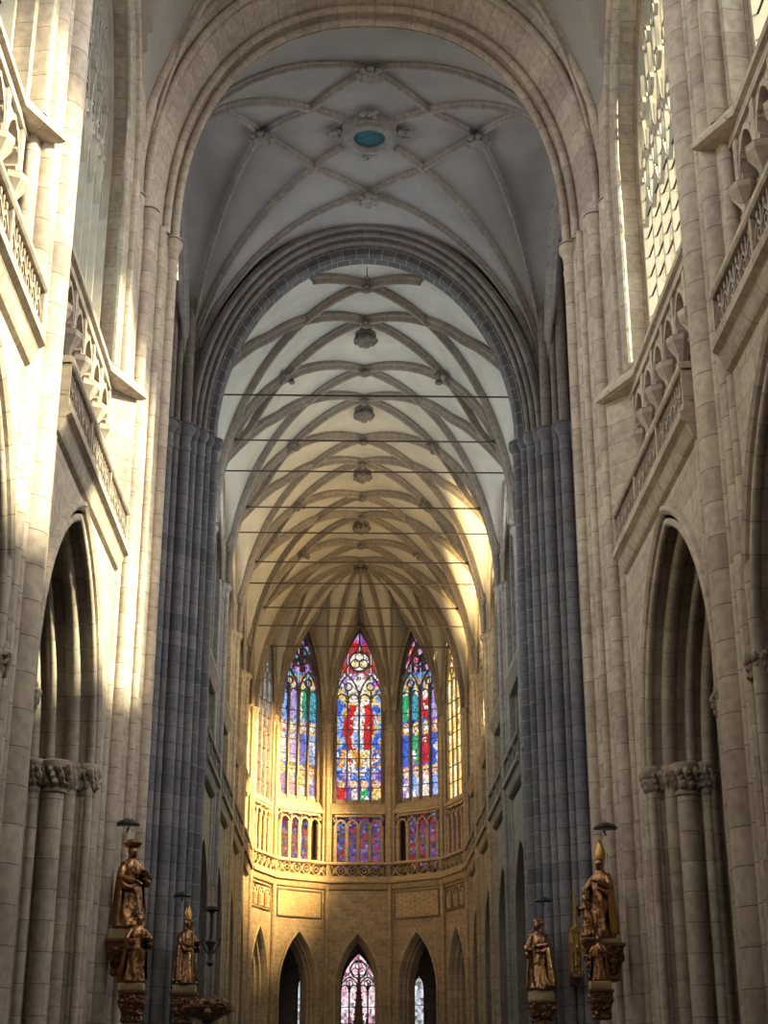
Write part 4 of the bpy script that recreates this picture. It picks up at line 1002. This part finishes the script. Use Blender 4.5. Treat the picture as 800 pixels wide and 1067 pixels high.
canopy(6.28, 41.2, 6.95, 1, 'small dark canopy above the big mitred saint on the right')
# left near saint
console(-6.25, 41.0, 4.30, 1.0, .9, 1.15, -1, 'wide carved leafy console under the hatted saint on the left pier', slab=.26)
t = thing('saint_statue', (-6.2, 41.0, 4.30), 'large dark bronze saint in wide hat and swirling robe on the left crossing pier', 'statue')
figure(t, (-6.2, 41.0, 4.30), 2.08, (.7, -.7), (.03, 0), 8, 'hat', True, None, (((-.36, .14, 1.10), (-.10, .34, 1.20)), ((.38, .12, 1.05), (.16, .36, .98))), 'bronze', 'bronze', 'bronze')
console(-5.92, 40.2, 2.92, .66, .6, .95, -1, 'narrow carved console under the stooping left attendant', slab=.18)
t = thing('attendant_statue', (-5.92, 40.2, 2.92), 'small cloaked bronze attendant in front of the wide console on the left pier', 'statue')
figure(t, (-5.92, 40.2, 2.92), 1.62, (.5, -.85), (-.04, .02), 11, 'hair', True, None, None, 'bronze', 'bronze')
canopy(-6.42, 41.2, 7.0, -1, 'small dark canopy above the hatted saint on the left')
# left far bishop
console(-6.25, 56.0, 4.0, .95, .8, 1.3, -1, 'carved console under the reddish bishop on the far left pier', slab=.25)
t = thing('saint_statue', (-6.25, 56.0, 4.0), 'reddish bronze bishop in pale mitre holding a crozier on the far left pier', 'statue')
figure(t, (-6.25, 56.0, 4.0), 2.2, (.85, -.5), (0, 0), 15, 'mitre', True, 'crozier', None, 'bronze', 'bronze', 'gold')
canopy(-6.5, 56.3, 7.05, -1, 'small dark canopy above the reddish bishop on the far left')
# right far saint
console(6.22, 56.2, 3.85, .95, .8, 1.15, 1, 'carved console under the bareheaded saint on the far right pier', slab=.36, rnd=True)
t = thing('saint_statue', (6.22, 56.2, 3.85), 'slim bareheaded bronze saint reaching out one arm on the far right pier', 'statue')
figure(t, (6.22, 56.2, 3.85), 2.35, (-.7, -.7), (.02, 0), 21, 'hair', True, 'cross', (((-.40, .25, 1.10), (-.34, .62, 1.05)), ((.30, .16, 1.05), (.05, .36, 1.02))), 'bronze', 'gold')
canopy(6.4, 56.3, 6.9, 1, 'small dark canopy above the bareheaded saint on the far right')
# gilded pinnacle on the far right pier
t = thing('gilded_pinnacle', (7.3, 54.9, 3.9), 'thin gilded gothic pinnacle against the blue grey pier left of the big mitred saint', 'pinnacle')
m = MB(); m.lathe((7.3, 54.9, 3.9), [(.05, 0), (.2, .25), (.26, .3), (.26, .42), (.2, .48)], 8); m.build('base', 'darkbronze', t, 30)
m = MB(); m.lathe((7.3, 54.9, 4.38), [(.16, 0), (.18, .6), (.24, .64), (.24, .74), (.15, .8), (.14, 1.3), (.2, 1.34), (.2, 1.44), (.1, 1.5), (.015, 2.95)], 6); m.build('shaft', 'gold', t, 30)
for j in range(4):
    a = pi/4+pi/2*j; m = MB(); m.lathe((7.3+.24*cos(a), 54.9+.24*sin(a), 4.4), [(.045, 0), (.045, .9), (.07, .92), (.005, 1.45)], 6); m.build('side_pinnacle', 'gold', t, 30)
m = MB(); m.lathe((7.3, 54.72, 4.55), [(.03, 0), (.12, .02), (.10, .3), (.12, .5), (.04, .56), (.07, .64), (.02, .72)], 8); m.build('niche_figure', 'bronze', t, 50)
m = MB(); m.obox(lambda u, d, h: (u, d, h), 7.22, 7.4, 55.0, 56.6, 4.05, 4.3); m.build('wall_bracket', 'darkbronze', t)

# candelabrum and its leafy crown, lower left
t = thing('bronze_candelabrum', (-5.25, 54.3, -1.6), 'dark bronze candelabrum with scrolled arms and leafy bowl beside the far left bishop', 'candelabrum')
m = MB(); m.lathe((-5.25, 54.3, -1.6), [(.5, 0), (.5, .1), (.2, .3), (.09, .5), (.09, 3.2), (.16, 3.3), (.08, 3.5), (.07, 4.2), (.2, 4.3), (.22, 4.6), (.08, 4.7)], 12); m.build('stem', 'black', t, 40)
m = MB(); rd = random.Random(4); m.lathe((-5.25, 54.3, 2.7), [(.1, 0), (.5, .15), (.8, .45), (.7, .5), (.1, .55)], 14)
for q in range(90):
    a = rd.uniform(0, 2*pi); rr = rd.uniform(.3, .9); m.blob((-5.25+cos(a)*rr*.95, 54.3+sin(a)*rr*.9, 3.15+.32*rd.random()-.25*rr), rd.uniform(.08, .15), .9, 3.5, 8, 6, (1, 1, 1), q)
m.build('leafy_bowl', 'darkbronze', t, 60)
m = MB(); m.lathe((-5.25, 54.3, 4.5), [(.06, 0), (.14, .1), (.07, .25), (.1, .6), (.2, .8), (.06, .9), (.05, 1.7), (.12, 1.8), (.26, 1.86), (.26, 1.95), (.04, 2.0)], 10); m.build('baluster', 'black', t, 40)
for sg in (-1, 1):
    m = MB(); m.tube([(-5.25+sg*(.05+.28*sin(a*.9)), 54.3, 5.0+.16*a-.1*cos(a*2)) for a in [i*.35 for i in range(9)]], .03, 6); m.build('scroll_arm', 'black', t, 50)
m = MB(); m.tube([(-5.25, 54.3, 6.4), (-5.25, 54.3, 7.15)], .05, 8); m.build('candle', 'gildstone', t, 40)

# high altar spire and cross before the central chapel window
t = thing('altar_spire', (.05, 99.5, -1.6), 'dark gothic altar spire topped by a small cross before the pink chapel window', 'altar')
m = MB(); m.box((-1.2, 98.9, -1.6), (1.3, 100.1, .2)); m.box((-.9, 99.1, .2), (1.0, 99.9, 2.6)); m.build('altar_base', 'aisle', t)
m = MB(); m.lathe((.05, 99.5, 2.6), [(.5, 0), (.52, .9), (.42, 1.0), (.40, 2.0), (.46, 2.05), (.3, 2.3), (.03, 5.6)], 6); m.build('spire', 'aisle', t, 30)
for j in range(6):
    a = 2*pi*j/6; m = MB(); m.lathe((.05+.48*cos(a), 99.5+.42*sin(a), 2.6), [(.09, 0), (.09, 1.5), (.13, 1.55), (.01, 2.7)], 6); m.build('pinnacle', 'aisle', t, 30)
for q in range(7):
    for j in range(4):
        m = MB(); a = pi/2*j; z = 5.0+.42*q; rr = .3*(1-(z-4.9)/3.4)+.03; m.blob((.05+cos(a)*rr, 99.5+sin(a)*rr, z), .06, .3, 2, 6, 5, seed=q); m.build('crocket', 'aisle', t, 50)
m = MB(); m.tube([(.05, 99.5, 8.1), (.05, 99.5, 8.95)], .04, 6); m.tube([(-.17, 99.5, 8.62), (.27, 99.5, 8.62)], .04, 6); m.build('cross', 'gold', t)
m = MB(); m.tube([(0, 58.15, 33.9), (0, 58.15, 33.45)], .02, 6); m.tube([(.09*cos(a), 58.15, 33.36+.09*sin(a)) for a in [i*pi/5 for i in range(11)]], .018, 6)
tag(m.build('iron_ring', 'iron'), 'small iron ring hanging from the crown of the choir arch', 'ring')
